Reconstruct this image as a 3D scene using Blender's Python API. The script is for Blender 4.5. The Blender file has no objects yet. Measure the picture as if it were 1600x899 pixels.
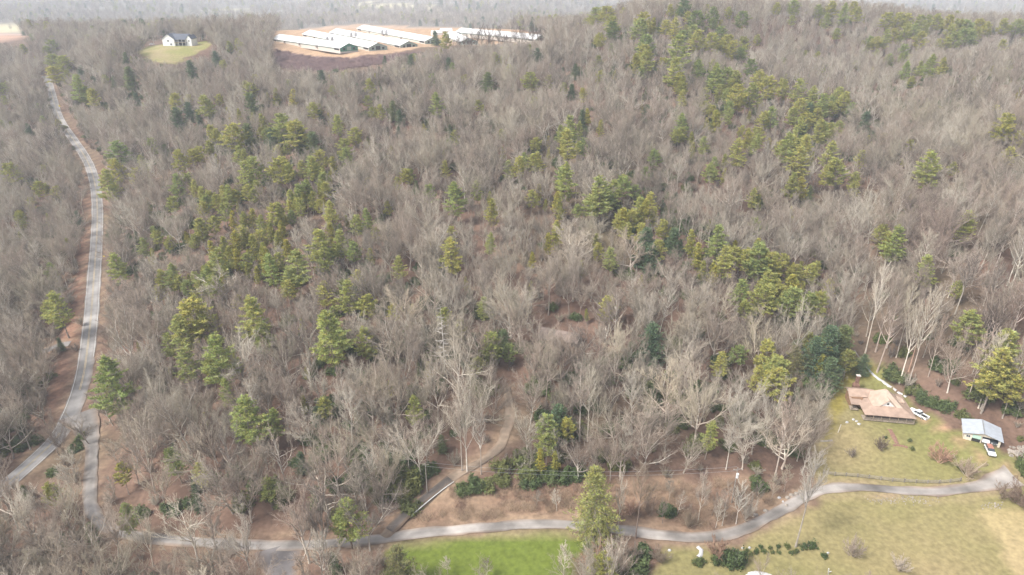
import bpy, math, random
import numpy as np
from mathutils import Vector, Matrix
S = bpy.context.scene
R = math.radians
# ---------------------------------------------------------------- camera, light, exposure
CAM_Z, PITCH, LENS = 120.0, R(25.0), 24.0
FPX = 1600 * LENS / 36.0
cam = bpy.data.objects.new('camera', bpy.data.cameras.new('camera'))
S.collection.objects.link(cam)
cam.location = (0, 0, CAM_Z); cam.rotation_euler = (math.pi/2 - PITCH, 0, 0)
cam.data.lens = LENS; cam.data.sensor_width = 36; cam.data.clip_start = 1; cam.data.clip_end = 30000
S.camera = cam
SUN_EL, SUN_AZ = R(52), R(-120)          # azimuth: direction the sun stands in, from +Y towards +X
w = bpy.data.worlds.new('World'); S.world = w; w.use_nodes = True
nt = w.node_tree; bg = nt.nodes['Background']
sky = nt.nodes.new('ShaderNodeTexSky'); sky.sky_type = 'NISHITA'; sky.sun_disc = False
sky.sun_elevation = SUN_EL; sky.sun_rotation = SUN_AZ; sky.air_density = 1.0; sky.dust_density = 4.0; sky.ozone_density = 1.0
hs = nt.nodes.new('ShaderNodeHueSaturation'); hs.inputs['Saturation'].default_value = 0.35
nt.links.new(sky.outputs[0], hs.inputs['Color']); nt.links.new(hs.outputs[0], bg.inputs['Color'])
bg.inputs['Strength'].default_value = 0.095
sl = bpy.data.lights.new('sun', 'SUN'); sl.energy = 1.5; sl.angle = R(11); sl.color = (1.0, 0.95, 0.86)
so = bpy.data.objects.new('sun', sl); S.collection.objects.link(so)
sd = Vector((math.sin(SUN_AZ)*math.cos(SUN_EL), math.cos(SUN_AZ)*math.cos(SUN_EL), math.sin(SUN_EL)))
so.rotation_euler = sd.to_track_quat('Z', 'Y').to_euler(); so.location = (0, 0, 400)
S.view_settings.view_transform = 'Standard'; S.view_settings.look = 'None'
S.view_settings.exposure = 1.55; S.view_settings.gamma = 1.0; S.view_settings.use_curve_mapping = False
HAZE_DENSITY = 0.00023
try:
    S.cycles.use_denoising = True
    S.cycles.max_bounces = 5; S.cycles.diffuse_bounces = 3; S.cycles.glossy_bounces = 2
    S.cycles.transmission_bounces = 2; S.cycles.transparent_max_bounces = 4; S.cycles.volume_bounces = 1
    S.cycles.use_adaptive_sampling = True
except Exception: pass
rng = random.Random(7); nr = np.random.default_rng(7)

# ---------------------------------------------------------------- terrain
cp, sp_ = math.cos(PITCH), math.sin(PITCH)
def ray(px, py):
    u = (px-800.0)/FPX; v = (py-449.5)/FPX
    return np.array((u, cp - v*sp_, -sp_ - v*cp))
def proj(x, y, z):                     # world -> photo pixel
    dy = y*cp - (z-CAM_Z)*sp_; dv = -(y*sp_ + (z-CAM_Z)*cp)
    return 800 + FPX*x/dy, 449.5 + FPX*dv/dy, dy
CTRL = [(0,899,-6),(200,899,-5),(440,890,-3),(650,890,-1),(900,890,0),(1100,890,0),(1300,890,0),(1600,890,1),(780,824,.5),
 (1200,810,0),(1320,761,1),(1470,770,1.5),(1590,745,3),(1400,640,3),(1520,690,4),(1350,560,7),(1600,620,10),
 (0,770,-6),(120,640,-4),(140,545,-3),(150,400,5),(153,320,10),(140,250,16),(95,185,26),(77,128,34),(0,600,-6),(0,450,-2),
 (0,350,4),(0,250,12),(0,150,30),(0,90,44),(0,58,52),
 (300,800,-2),(300,650,2),(300,550,6),(300,450,12),(300,350,20),(300,250,28),(300,160,40),(300,110,50),
 (600,780,2),(600,650,5),(600,550,10),(600,450,17),(600,350,25),(600,250,34),(600,160,46),(600,115,53),
 (800,770,2),(800,650,6),(800,550,11),(800,450,18),(800,350,27),(800,250,38),(800,150,50),(800,90,58),
 (1000,760,2),(1000,650,6),(1000,550,11),(1000,450,19),(1000,350,28),(1000,250,40),(1000,160,54),
 (1200,720,2),(1200,600,6),(1200,500,13),(1200,400,21),(1200,300,31),(1200,220,42),(1200,160,50),
 (1330,480,10),(1320,400,16),(1340,330,22),(1300,170,47),(1330,240,32),
 (1450,560,12),(1450,450,22),(1450,350,32),(1450,250,42),(1450,180,50),(1450,120,60),
 (1600,540,18),(1600,400,30),(1600,300,40),(1600,200,50),(1600,120,62)]
CTRT = [(1000,90,440),(1000,45,500),(1050,22,545),(1200,112,490),(1200,80,525),(1200,32,565),(1120,28,560),(1300,110,510),(1300,75,540),
 (1300,40,570),(1450,75,545),(1450,50,575),(1600,80,560),(1600,55,590),(925,60,540),
 (430,60,650),(540,84,550),(560,46,760),(640,72,600),(720,66,640),(840,62,665),(780,48,740),(480,95,545),
 (280,74,560),(225,80,545),(330,70,570),(265,98,505)]
XY = []; ZZ = []
for px, py, z in CTRL:
    d = ray(px, py); t = (z-CAM_Z)/d[2]; XY.append((d[0]*t, d[1]*t)); ZZ.append(z)
for px, py, t in CTRT:
    d = ray(px, py); XY.append((d[0]*t, d[1]*t)); ZZ.append(CAM_Z + d[2]*t)
for x, y, z in [(120,760,58),(300,760,58),(500,780,58),(-250,900,57),(0,900,56),(-500,900,50),(-800,900,48),(-900,600,46),(-600,300,4),(-400,120,-8),
                (800,800,56),(900,500,56),(600,300,44),(450,180,26),(300,70,4),(0,60,0),(-300,60,-8),(430,640,66),(-30,700,58),(-150,760,58)]:
    XY.append((x, y)); ZZ.append(z)
XY = np.array(XY, float)/100.0; ZZ = np.array(ZZ, float)
def _phi(r2): return 0.5*r2*np.log(np.maximum(r2, 1e-12))
n = len(XY)
K = _phi(((XY[:,None]-XY[None])**2).sum(-1)) + np.eye(n)*0.012
P = np.c_[np.ones(n), XY]
A = np.block([[K, P],[P.T, np.zeros((3,3))]])
W = np.linalg.solve(A, np.r_[ZZ, 0,0,0])
def tps(x, y):
    q = np.c_[np.ravel(x), np.ravel(y)]/100.0
    out = np.empty(len(q))
    for i in range(0, len(q), 20000):
        b = q[i:i+20000]
        out[i:i+20000] = _phi(((b[:,None]-XY[None])**2).sum(-1)) @ W[:n] + W[n] + b @ W[n+1:]
    return out.reshape(np.shape(x))
_tab = nr.random((64, 64))
def vnoise(x, y, s, k=0):
    x = np.asarray(x, float)/s + 17.3*k; y = np.asarray(y, float)/s + 9.1*k
    i = np.floor(x).astype(int); j = np.floor(y).astype(int); fx = x-i; fy = y-j
    fx = fx*fx*(3-2*fx); fy = fy*fy*(3-2*fy)
    g = lambda a, b: _tab[(a) % 64, (b) % 64]
    return (g(i,j)*(1-fx)+g(i+1,j)*fx)*(1-fy) + (g(i,j+1)*(1-fx)+g(i+1,j+1)*fx)*fy
def sstep(a, b, x):
    t = np.clip((np.asarray(x, float)-a)/(b-a), 0, 1); return t*t*(3-2*t)
def base(x, y):
    x = np.asarray(x, float); y = np.asarray(y, float)
    near = tps(np.clip(x, -780, 780), np.clip(y, 62, 900))
    far = 6 + 24*(vnoise(x, y, 420, 3)-.5) + 90*sstep(2600, 4200, np.hypot(x, y)) * (0.3+vnoise(x, y, 900, 5))*.9
    wgt = np.maximum(sstep(790, 1250, y), sstep(700, 1300, np.abs(x)))
    wgt = wgt*sstep(-200, 500, y)
    wgt = np.maximum(wgt, sstep(1800, 3000, np.hypot(x, y)))
    return near*(1-wgt) + far*wgt + (vnoise(x, y, 23, 1)-.5)*1.4
def geo(a, b, s, g):
    out = [a]
    while out[-1] < b: out.append(out[-1]+s); s *= g
    return out
gx = np.array([-v for v in geo(362.5, 9000, 4, 1.13)][::-1] + list(np.arange(-360, 360.1, 2.5)) + geo(362.5, 9000, 4, 1.13))
gy = np.array([-v for v in geo(-50, 1500, 6, 1.25)][::-1] + list(np.arange(60, 330, 2.5)) + list(np.arange(330, 960, 5)) + geo(960, 9000, 7, 1.1))
GX, GY = np.meshgrid(gx, gy)
HZ = base(GX, GY)
def hz(x, y):
    x = np.asarray(x, float); y = np.asarray(y, float)
    i = np.clip(np.searchsorted(gx, x)-1, 0, len(gx)-2); j = np.clip(np.searchsorted(gy, y)-1, 0, len(gy)-2)
    fx = (x-gx[i])/(gx[i+1]-gx[i]); fy = (y-gy[j])/(gy[j+1]-gy[j])
    return (HZ[j,i]*(1-fx)+HZ[j,i+1]*fx)*(1-fy) + (HZ[j+1,i]*(1-fx)+HZ[j+1,i+1]*fx)*fy
TS = np.r_[np.arange(70, 700, .4), np.arange(700, 4000, 3)]
def ground(px, py, h=0.0):             # the point of the ground that a photo pixel looks at (or whose h-metre-high top it looks at)
    d = ray(px, py)
    X = d[0]*TS; Y = d[1]*TS; Z = CAM_Z + d[2]*TS
    m = np.nonzero(Z <= hz(X, Y)+h)[0]
    k = m[0] if len(m) else len(TS)-1
    return np.array((X[k], Y[k]))
def gpoly(pts): return np.array([ground(*p) for p in pts])
def inpoly(poly, x, y):
    x = np.asarray(x, float); y = np.asarray(y, float); c = np.zeros(x.shape, bool); m = len(poly)
    for a in range(m):
        x0, y0 = poly[a]; x1, y1 = poly[(a+1) % m]
        if y0 == y1: continue
        c ^= ((y0 > y) != (y1 > y)) & (x < (x1-x0)*(y-y0)/(y1-y0)+x0)
    return c
def chaikin(p, k=2):
    p = np.asarray(p, float)
    for _ in range(k):
        q = np.empty((2*(len(p)-1), 2)); q[0::2] = .75*p[:-1]+.25*p[1:]; q[1::2] = .25*p[:-1]+.75*p[1:]
        p = np.r_[p[:1], q, p[-1:]]
    return p
def resample(p, s):
    L = np.r_[0, np.cumsum(np.hypot(*np.diff(p, axis=0).T))]; m = max(2, int(L[-1]/s))
    t = np.linspace(0, L[-1], m+1)
    return np.c_[np.interp(t, L, p[:,0]), np.interp(t, L, p[:,1])]
ROADPX = {
 'main_road': ([(70,118),(76,128),(82,150),(91,185),(110,212),(137,250),(149,285),(153,330),(151,380),(147,430),(143,490),(138,545),(130,592),(115,640),(92,683),(55,720),(0,767),(-80,835)], 5.2),
 'gravel_lane': ([(122,645),(138,672),(146,700),(143,740),(139,780),(146,812),(175,832),(220,840),(300,847),(400,855),(460,855),(540,848),(600,839),(700,831),(780,824),(880,818),(960,827),(1030,838),(1090,843),(1140,838),(1190,815),(1235,789),(1270,768),(1320,761),(1400,767),(1470,770),(1530,762),(1570,749),(1584,744)], 3.2),
 'dirt_track': ([(598,838),(632,806),(667,775),(702,748),(747,725),(777,706),(791,680),(797,650),(795,625),(791,603)], 3.0),
 'driveway_apron': ([(112,600-55),(96,549),(75,556),(50,565)], 4.5),
 'paved_drive': ([(437,857),(440,880),(441,905),(441,960)], 7.0),
}
ROADS = {}
for nm, (pts, wd) in ROADPX.items():
    p = resample(chaikin(gpoly(pts), 3), 2.0)
    z = hz(p[:,0], p[:,1]); k = 15 if nm == 'main_road' else 9
    zz = np.convolve(np.pad(z, k, mode='edge'), np.ones(2*k+1)/(2*k+1), mode='valid')
    ROADS[nm] = [p, zz, wd]
def join_z(a, b, end):                  # make road a meet road b
    pa, za, _ = ROADS[a]; pb, zb, _ = ROADS[b]
    i = 0 if end == 0 else -1
    dz = zb[np.argmin(np.hypot(*(pb-pa[i]).T))] - za[i]
    s = np.arange(len(za)) if end == 0 else np.arange(len(za))[::-1]
    ROADS[a][1] = za + dz*np.exp(-s/8.0)
join_z('gravel_lane','main_road',0); join_z('dirt_track','gravel_lane',0); join_z('driveway_apron','main_road',0); join_z('paved_drive','gravel_lane',0)
ROADDIST = np.full(GX.shape, 1e9)
for nm in ('driveway_apron','paved_drive','dirt_track','gravel_lane','main_road'):
    p, z, wd = ROADS[nm]
    m = (GX > p[:,0].min()-20) & (GX < p[:,0].max()+20) & (GY > p[:,1].min()-20) & (GY < p[:,1].max()+20)
    q = np.c_[GX[m], GY[m]]; best = np.full(len(q), 1e9); zi = np.zeros(len(q))
    for i in range(0, len(p), 1):
        d = np.hypot(q[:,0]-p[i,0], q[:,1]-p[i,1]); s = d < best; best[s] = d[s]; zi[s] = z[i]
    wgt = 1-sstep(wd/2+3.0, wd/2+11, best)
    HZ[m] = HZ[m]*(1-wgt) + (zi-0.10)*wgt
    ROADDIST[m] = np.minimum(ROADDIST[m], best-wd/2)
# building pads
def flatten(cx, cy, r, z, soft=8):
    d = np.hypot(GX-cx, GY-cy); wgt = 1-sstep(r, r+soft, d); HZ[:] = HZ*(1-wgt)+z*wgt
HOUSE = ground(1372, 643); HOUSE_Z = float(hz(*HOUSE)); flatten(*HOUSE, 13, HOUSE_Z)
GARAGE = ground(1531, 683); GARAGE_Z = float(hz(*GARAGE)); flatten(*GARAGE, 8, GARAGE_Z)
CABIN = ground(876, 533); CABIN_Z = float(hz(*CABIN)); flatten(*CABIN, 11, CABIN_Z)
WHITEH = ground(279, 72); WHITEH_Z = float(hz(*WHITEH)); flatten(*WHITEH, 14, WHITEH_Z)

# ---------------------------------------------------------------- what covers the ground (albedo of each patch of land)
Z_ = {}
Z_['green'] = gpoly([(590,846),(700,838),(800,833),(885,829),(915,850),(900,875),(905,899),(905,960),(560,960),(600,899),(615,880)])
Z_['lawn'] = gpoly([(1287,690),(1288,650),(1300,610),(1322,570),(1336,548),(1350,566),(1378,592),(1420,625),(1460,650),(1495,690),(1560,712),(1600,730),(1640,745),(1700,960),(1000,960),(1020,862),(1090,856),(1150,850),(1240,803),(1300,777),(1390,780),(1300,748),(1262,742),(1272,720)])
Z_['lawn2'] = gpoly([(1262,752),(1290,690),(1420,640),(1600,735),(1640,760),(1560,800),(1400,800),(1290,790)])
Z_['pale'] = gpoly([(1535,800),(1600,795),(1700,800),(1700,960),(1590,899),(1560,850)])
Z_['brush'] = gpoly([(612,836),(655,800),(700,760),(760,752),(830,756),(900,760),(1000,745),(1180,755),(1240,775),(1190,805),(1140,830),(1080,834),(960,820),(880,810),(780,817),(700,823)])
Z_['shoulder'] = gpoly([(133,300),(139,300),(144,340),(140,390),(133,440),(127,500),(118,540),(92,545),(104,510),(118,470),(124,420),(131,360)])
Z_['island'] = gpoly([(86,560),(113,558),(112,590),(98,622),(84,650),(70,640),(76,600)])
Z_['pad'] = gpoly([(424,58),(426,84),(445,80),(500,90),(545,92),(610,84),(690,72),(760,70),(848,66),(850,58),(820,50),(720,44),(640,42),(560,38),(470,46)])
Z_['bank'] = gpoly([(432,78),(500,91),(545,93),(610,88),(660,82),(600,100),(570,106),(520,112),(450,110),(425,98)])
Z_['whitelawn'] = gpoly([(212,84),(228,73),(250,70),(300,69),(326,64),(332,72),(312,82),(285,92),(262,100),(235,95)])
Z_['redcut'] = gpoly([(-60,52),(38,53),(40,60),(20,66),(-60,70)])
Z_['far1'] = gpoly([(-60,36),(60,40),(75,44),(60,52),(-60,51)])
Z_['far2'] = gpoly([(340,13),(390,16),(392,26),(345,22)])
Z_['far3'] = gpoly([(400,28),(440,36),(425,45),(398,40)])
Z_['far4'] = gpoly([(560,4),(680,8),(690,15),(560,13)])
def jit(x, y, s=5, a=3.0, k=0): return x+(vnoise(x, y, s, k)-.5)*2*a, y+(vnoise(x, y, s, k+1)-.5)*2*a
def zone(nm, x, y, a=2.5):
    jx, jy = jit(x, y, 6, a, 3); return inpoly(Z_[nm], jx, jy)
def lerp(a, b, t): return a + (np.asarray(b)-a)*np.clip(t, 0, 1)[...,None]
n1 = vnoise(GX, GY, 9, 1); n2 = vnoise(GX, GY, 27, 2); n3 = vnoise(GX, GY, 4, 4); n4 = vnoise(GX, GY, 60, 6)
COL = lerp(np.array((.105,.066,.05)) + 0*GX[...,None], (.185,.122,.092), n1*.7+n3*.5-.1)
COL = lerp(COL, (.13,.105,.07), (n2-.55)*2.2)
farm = sstep(700, 1300, np.hypot(GX, GY)); COL = lerp(COL, (.16,.14,.115), farm)
grass = np.array((.185,.175,.07)); 
LAWN = lerp(grass + 0*GX[...,None], (.265,.21,.115), n2*1.3-.28+n3*.2)
LAWN = lerp(LAWN, (.15,.16,.05), (n4-.56)*2.6)
GREEN = lerp(np.array((.115,.148,.028)) + 0*GX[...,None], (.20,.175,.06), (n2-.45)*1.6+(n3-.5)*.4)
def setz(nm, c, a=2.5):
    m = zone(nm, GX, GY, a); COL[m] = (c[m] if isinstance(c, np.ndarray) and c.ndim == 3 else np.asarray(c)*(0.8+.4*n3[m])[:,None])
setz('brush', lerp(np.array((.19,.12,.085))+0*GX[...,None], (.27,.195,.135), n1*.9))
setz('lawn', LAWN); setz('lawn2', LAWN); setz('green', GREEN, 1.2)
setz('pale', lerp(np.array((.35,.27,.16))+0*GX[...,None], (.30,.25,.12), n2*1.3-.2))
MOSS = gpoly([(1300,622),(1312,590),(1330,552),(1350,570),(1362,586),(1330,592),(1322,612),(1300,690),(1288,690)])
mj = inpoly(MOSS, *jit(GX, GY, 7, 2, 9)); COL[mj] = lerp(COL, (.215,.18,.04), .35+n3*.6)[mj]
setz('shoulder', (.235,.135,.095)); setz('island', (.235,.14,.10))
setz('bank', lerp(np.array((.13,.085,.085))+0*GX[...,None], (.19,.12,.10), n1), 4)
setz('pad', (.36,.245,.16), 3); setz('whitelawn', lerp(np.array((.21,.205,.075))+0*GX[...,None], (.31,.24,.15), n1*1.5-.6), 2)
setz('redcut', (.38,.25,.19), 4)
for k in ('far1','far2','far3','far4'): setz(k, (.40,.36,.22), 8)
dirt_edge = np.clip(1-np.abs(ROADDIST-.6)/1.8, 0, 1)*(n3*.6+.35)
COL = lerp(COL, (.30,.22,.15), dirt_edge)
# worn red drive between the house and the garage
WORN = resample(chaikin(gpoly([(1440,655),(1470,668),(1500,690),(1530,712),(1560,730),(1590,742)]), 2), 2)
dw = np.min(np.hypot(GX[...,None]-WORN[::3,0], GY[...,None]-WORN[::3,1]), -1)
COL = lerp(COL, (.36,.22,.15), (1-sstep(.5, 3.2, dw))*(.4+n3*.6))
far_noise = vnoise(GX, GY, 130, 8)
# ---------------------------------------------------------------- helpers: objects, materials, mesh building
def tag(o, label, cat=None, group=None, kind=None):
    o['label'] = label
    if cat: o['category'] = cat
    if group: o['group'] = group
    if kind: o['kind'] = kind
    return o
def empty(name, loc, rz=0.0, sc=1.0):
    o = bpy.data.objects.new(name, None); S.collection.objects.link(o)
    o.location = loc; o.rotation_euler = (0, 0, rz); o.scale = (sc,)*3 if not isinstance(sc, tuple) else sc
    o.empty_display_size = .5
    return o
def link(name, me, parent=None):
    o = bpy.data.objects.new(name, me); S.collection.objects.link(o); o.parent = parent
    return o
def mat(name, col, rough=.8, var=0.0, nscale=0.0, namt=0.25, metal=0.0, spec=.3, rand=None, attr=None, tint=False, trans=0.0, obj_col=False, stretch=None, bump=0.0):
    m = bpy.data.materials.new(name); m.use_nodes = True; t = m.node_tree; L = t.links.new
    b = t.nodes['Principled BSDF']; b.inputs['Roughness'].default_value = rough; b.inputs['Metallic'].default_value = metal
    b.inputs['Specular IOR Level'].default_value = spec
    def node(k): return t.nodes.new(k)
    if attr:
        a = node('ShaderNodeAttribute'); a.attribute_name = attr; src = a.outputs['Color']
    else:
        a = node('ShaderNodeRGB'); a.outputs[0].default_value = (*col, 1); src = a.outputs[0]
    def mixc(a_, b_, fac, mode='MIX'):
        x = node('ShaderNodeMix'); x.data_type = 'RGBA'; x.blend_type = mode
        if isinstance(fac, float): x.inputs[0].default_value = fac
        else: L(fac, x.inputs[0])
        for s, i in ((a_, 6), (b_, 7)):
            if isinstance(s, tuple): x.inputs[i].default_value = (*s, 1)
            else: L(s, x.inputs[i])
        return x.outputs[2]
    oi = node('ShaderNodeObjectInfo')
    if rand:                             # a second and third colour some of the copies have
        cr = node('ShaderNodeValToRGB'); cr.color_ramp.interpolation = 'LINEAR'
        els = [col] + list(rand)
        while len(cr.color_ramp.elements) < len(els): cr.color_ramp.elements.new(.5)
        for i, c in enumerate(els):
            cr.color_ramp.elements[i].position = i/(len(els)-1); cr.color_ramp.elements[i].color = (*c, 1)
        L(oi.outputs['Random'], cr.inputs[0]); src = cr.outputs[0]
    if tint:                             # per-leaf-clump tone stored on the mesh
        ta = node('ShaderNodeAttribute'); ta.attribute_name = 'tint'; src = mixc(src, ta.outputs['Color'], 1.0, 'MULTIPLY')
    if obj_col: src = mixc(src, oi.outputs['Color'], 1.0, 'MULTIPLY')
    if nscale:
        tc = node('ShaderNodeTexCoord'); no = node('ShaderNodeTexNoise'); no.inputs['Scale'].default_value = nscale; no.inputs['Detail'].default_value = 4
        if stretch:
            mp = node('ShaderNodeMapping'); mp.inputs['Scale'].default_value = stretch; L(tc.outputs['Object'], mp.inputs[0]); L(mp.outputs[0], no.inputs['Vector'])
        else: L(tc.outputs['Object'], no.inputs['Vector'])
        mr = node('ShaderNodeMapRange'); mr.inputs[1].default_value = .3; mr.inputs[2].default_value = .7
        mr.inputs[3].default_value = 1-namt; mr.inputs[4].default_value = 1+namt; L(no.outputs[0], mr.inputs[0])
        cb = node('ShaderNodeCombineColor')
        for i in range(3): L(mr.outputs[0], cb.inputs[i])
        src = mixc(src, cb.outputs[0], 1.0, 'MULTIPLY')
        if bump:
            bp = node('ShaderNodeBump'); bp.inputs['Strength'].default_value = bump; bp.inputs['Distance'].default_value = .1
            L(no.outputs[0], bp.inputs['Height']); L(bp.outputs[0], b.inputs['Normal'])
    L(src, b.inputs['Base Color'])
    if trans:
        td = node('ShaderNodeBsdfTranslucent'); L(src, td.inputs[0]); ms = node('ShaderNodeMixShader'); ms.inputs[0].default_value = trans
        L(b.outputs[0], ms.inputs[1]); L(td.outputs[0], ms.inputs[2]); L(ms.outputs[0], t.nodes['Material Output'].inputs[0])
    return m
def mesh_np(name, V, F, materials, mi=None, tint=None, smooth=False):
    """V (n,3); F list of (k,3) or (k,4) index arrays"""
    me = bpy.data.meshes.new(name)
    V = np.asarray(V, np.float32); me.vertices.add(len(V)); me.vertices.foreach_set('co', V.ravel())
    F = [np.asarray(f, np.int32) for f in F if len(f)]
    tot = np.concatenate([np.full(len(f), f.shape[1], np.int32) for f in F]); lv = np.concatenate([f.ravel() for f in F])
    me.loops.add(len(lv)); me.loops.foreach_set('vertex_index', lv)
    me.polygons.add(len(tot)); st = np.r_[0, np.cumsum(tot)[:-1]].astype(np.int32)
    me.polygons.foreach_set('loop_start', st)
    try: me.polygons.foreach_set('loop_total', tot)
    except Exception: pass
    if mi is not None: me.polygons.foreach_set('material_index', np.asarray(mi, np.int32))
    if smooth: me.polygons.foreach_set('use_smooth', np.ones(len(tot), bool))
    for m in (materials if isinstance(materials, (list, tuple)) else [materials]): me.materials.append(m)
    if tint is not None:
        a = me.color_attributes.new('tint', 'FLOAT_COLOR', 'POINT')
        a.data.foreach_set('color', np.c_[tint, np.ones(len(tint))].astype(np.float32).ravel())
    me.update(calc_edges=True); me.validate()
    return me
class MB:
    def __init__(s): s.v = []; s.f = []
    def add(s, vs, fs):
        k = len(s.v); s.v += [tuple(map(float, p)) for p in vs]; s.f += [tuple(i+k for i in f) for f in fs]; return s
    def box(s, x0, x1, y0, y1, z0, z1):
        return s.add([(x,y,z) for z in (z0,z1) for y in (y0,y1) for x in (x0,x1)], [(0,2,3,1),(4,5,7,6),(0,1,5,4),(2,6,7,3),(0,4,6,2),(1,3,7,5)])
    def slab(s, pts, th):                # a sheet of given corner points thickened downward
        m = len(pts); lo = [(p[0], p[1], p[2]-th) for p in pts]
        return s.add(list(pts)+lo, [tuple(range(m)), tuple(range(2*m-1, m-1, -1))] + [(i, i+m, (i+1) % m+m, (i+1) % m) for i in range(m)])
    def prism(s, prof, a, b, axis='y'):  # closed profile in the plane across axis, run from a to b
        m = len(prof); mk = {'y': lambda p, t: (p[0], t, p[1]), 'x': lambda p, t: (t, p[0], p[1]), 'z': lambda p, t: (p[0], p[1], t)}[axis]
        return s.add([mk(p, a) for p in prof]+[mk(p, b) for p in prof], [tuple(range(m-1,-1,-1)), tuple(range(m, 2*m))] + [(i, (i+1) % m, (i+1) % m+m, i+m) for i in range(m)])
    def tube(s, pts, rad, n=6):
        pts = [Vector(p) for p in pts]; rad = rad if isinstance(rad, (list, tuple)) else [rad]*len(pts); vs = []; fs = []
        for i, p in enumerate(pts):
            d = (pts[min(i+1, len(pts)-1)] - pts[max(i-1, 0)]).normalized(); u = d.orthogonal().normalized(); q = d.cross(u)
            vs += [p + (u*math.cos(2*math.pi*k/n) + q*math.sin(2*math.pi*k/n))*rad[i] for k in range(n)]
        for i in range(len(pts)-1):
            fs += [(i*n+k, i*n+(k+1) % n, (i+1)*n+(k+1) % n, (i+1)*n+k) for k in range(n)]
        fs += [tuple(range(n-1,-1,-1)), tuple(range((len(pts)-1)*n, len(pts)*n))]
        return s.add(vs, fs)
    def mesh(s, name, m, smooth=False):
        me = bpy.data.meshes.new(name); me.from_pydata(s.v, [], s.f)
        for x in (m if isinstance(m, (list, tuple)) else [m]): me.materials.append(x)
        if smooth: me.polygons.foreach_set('use_smooth', [True]*len(me.polygons))
        me.update(); return me
    def build(s, name, m, parent=None, smooth=False, bevel=0.0):
        o = link(name, s.mesh(name, m, smooth), parent)
        if bevel:
            b = o.modifiers.new('bevel', 'BEVEL'); b.width = bevel; b.segments = 2; b.limit_method = 'ANGLE'
        return o

M = {}
M['ground'] = mat('ground', (.2,.15,.1), .95, attr='land', nscale=.9, namt=.22, spec=.1, bump=.5)
M['asphalt'] = mat('asphalt', (.215,.21,.21), attr='land', rough=.85, nscale=.25, namt=.25, spec=.2)
M['lane'] = mat('lane', (.25,.235,.225), attr='land', rough=.9, nscale=.16, namt=.45, spec=.2)
M['trackdirt'] = mat('track_dirt', (.30,.24,.185), attr='land', rough=.95, nscale=.4, namt=.25, spec=.1)
M['darktar'] = mat('dark_tar', (.165,.15,.145), attr='land', rough=.9, nscale=.4, namt=.2, spec=.2)
M['wpaint'] = mat('white_paint', (.46,.46,.45), .7, nscale=1.0, namt=.15)
M['ypaint'] = mat('yellow_paint', (.44,.35,.20), .7, nscale=1.0, namt=.15)
M['white'] = mat('white_siding', (.78,.78,.77), .6, nscale=2, namt=.06)
M['wmetal'] = mat('white_metal_roof', (.62,.62,.62), .5, nscale=.5, namt=.07)
M['gmetal'] = mat('grey_metal_roof', (.37,.40,.45), .5, nscale=.6, namt=.10)
M['bmetal'] = mat('brown_metal_roof', (.33,.24,.19), .55, nscale=.45, namt=.22)
M['oldroof'] = mat('old_brown_roof', (.20,.155,.135), .7, nscale=.5, namt=.35)
M['bmetal2'] = mat('tan_metal_roof', (.43,.33,.265), .55, nscale=.45, namt=.20)
M['log'] = mat('log_wall', (.25,.15,.09), .8, nscale=1.5, namt=.25)
M['dark'] = mat('dark_opening', (.03,.028,.026), .9)
M['glass'] = mat('window_glass', (.05,.06,.07), .15, spec=.5)
M['green'] = mat('green_panel', (.05,.19,.13), .6, nscale=1, namt=.15)
M['pgreen'] = mat('grey_green_panel', (.27,.33,.29), .6, nscale=1, namt=.15)
M['mint'] = mat('mint_door', (.42,.60,.52), .6, nscale=1, namt=.1)
M['block'] = mat('cream_block', (.62,.56,.47), .8, nscale=1.2, namt=.15)
M['slate'] = mat('dark_shingle', (.085,.095,.12), .8, nscale=1, namt=.2)
M['wood'] = mat('weathered_wood', (.30,.25,.20), .9, nscale=2, namt=.25)
M['wood2'] = mat('grey_post', (.26,.235,.21), .9, nscale=2, namt=.25)
M['brick'] = mat('brown_brick', (.21,.12,.09), .9, nscale=4, namt=.35)
M['stone'] = mat('grey_stone', (.27,.24,.21), .9, nscale=1.5, namt=.3)
M['cap'] = mat('pale_cap', (.55,.50,.45), .8)
M['carwhite'] = mat('white_car_paint', (.75,.76,.77), .25, spec=.5)
M['carred'] = mat('faded_red_paint', (.36,.17,.13), .45, nscale=3, namt=.2)
M['tyre'] = mat('tyre_rubber', (.025,.025,.025), .9)
M['steel'] = mat('galvanised_steel', (.45,.46,.47), .4, metal=.6)
M['snow'] = mat('white_sheet', (.44,.44,.45), .8, nscale=2, namt=.06)
M['yellow'] = mat('sign_yellow', (.80,.62,.02), .5)
M['signwhite'] = mat('sign_white', (.62,.62,.62), .5)
M['red'] = mat('red_lamp', (.45,.03,.02), .3)
M['bark'] = mat('bare_bark', (.30,.26,.22), .9, rand=[(.52,.475,.41),(.30,.245,.21),(.60,.56,.50),(.35,.29,.25),(.46,.415,.355),(.26,.21,.19)], obj_col=True, nscale=.8, namt=.2, spec=.1)
M['twig'] = mat('bare_twigs', (.17,.145,.12), .9, rand=[(.37,.33,.265),(.23,.178,.145),(.43,.39,.325),(.255,.20,.162),(.325,.29,.22),(.155,.128,.11),(.30,.248,.20)], obj_col=True, spec=.1)
M['deadw'] = mat('dead_wood', (.55,.51,.47), .9, nscale=1, namt=.2, spec=.1)
M['pbark'] = mat('pine_bark', (.27,.22,.185), .95, rand=[(.33,.29,.25),(.22,.17,.14)], nscale=1, namt=.25, spec=.1)
M['needleW'] = mat('white_pine_needles', (.40,.42,.135), .7, rand=[(.31,.37,.13),(.47,.45,.14),(.35,.39,.15)], tint=True, obj_col=True, trans=.3, spec=.2)
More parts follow.
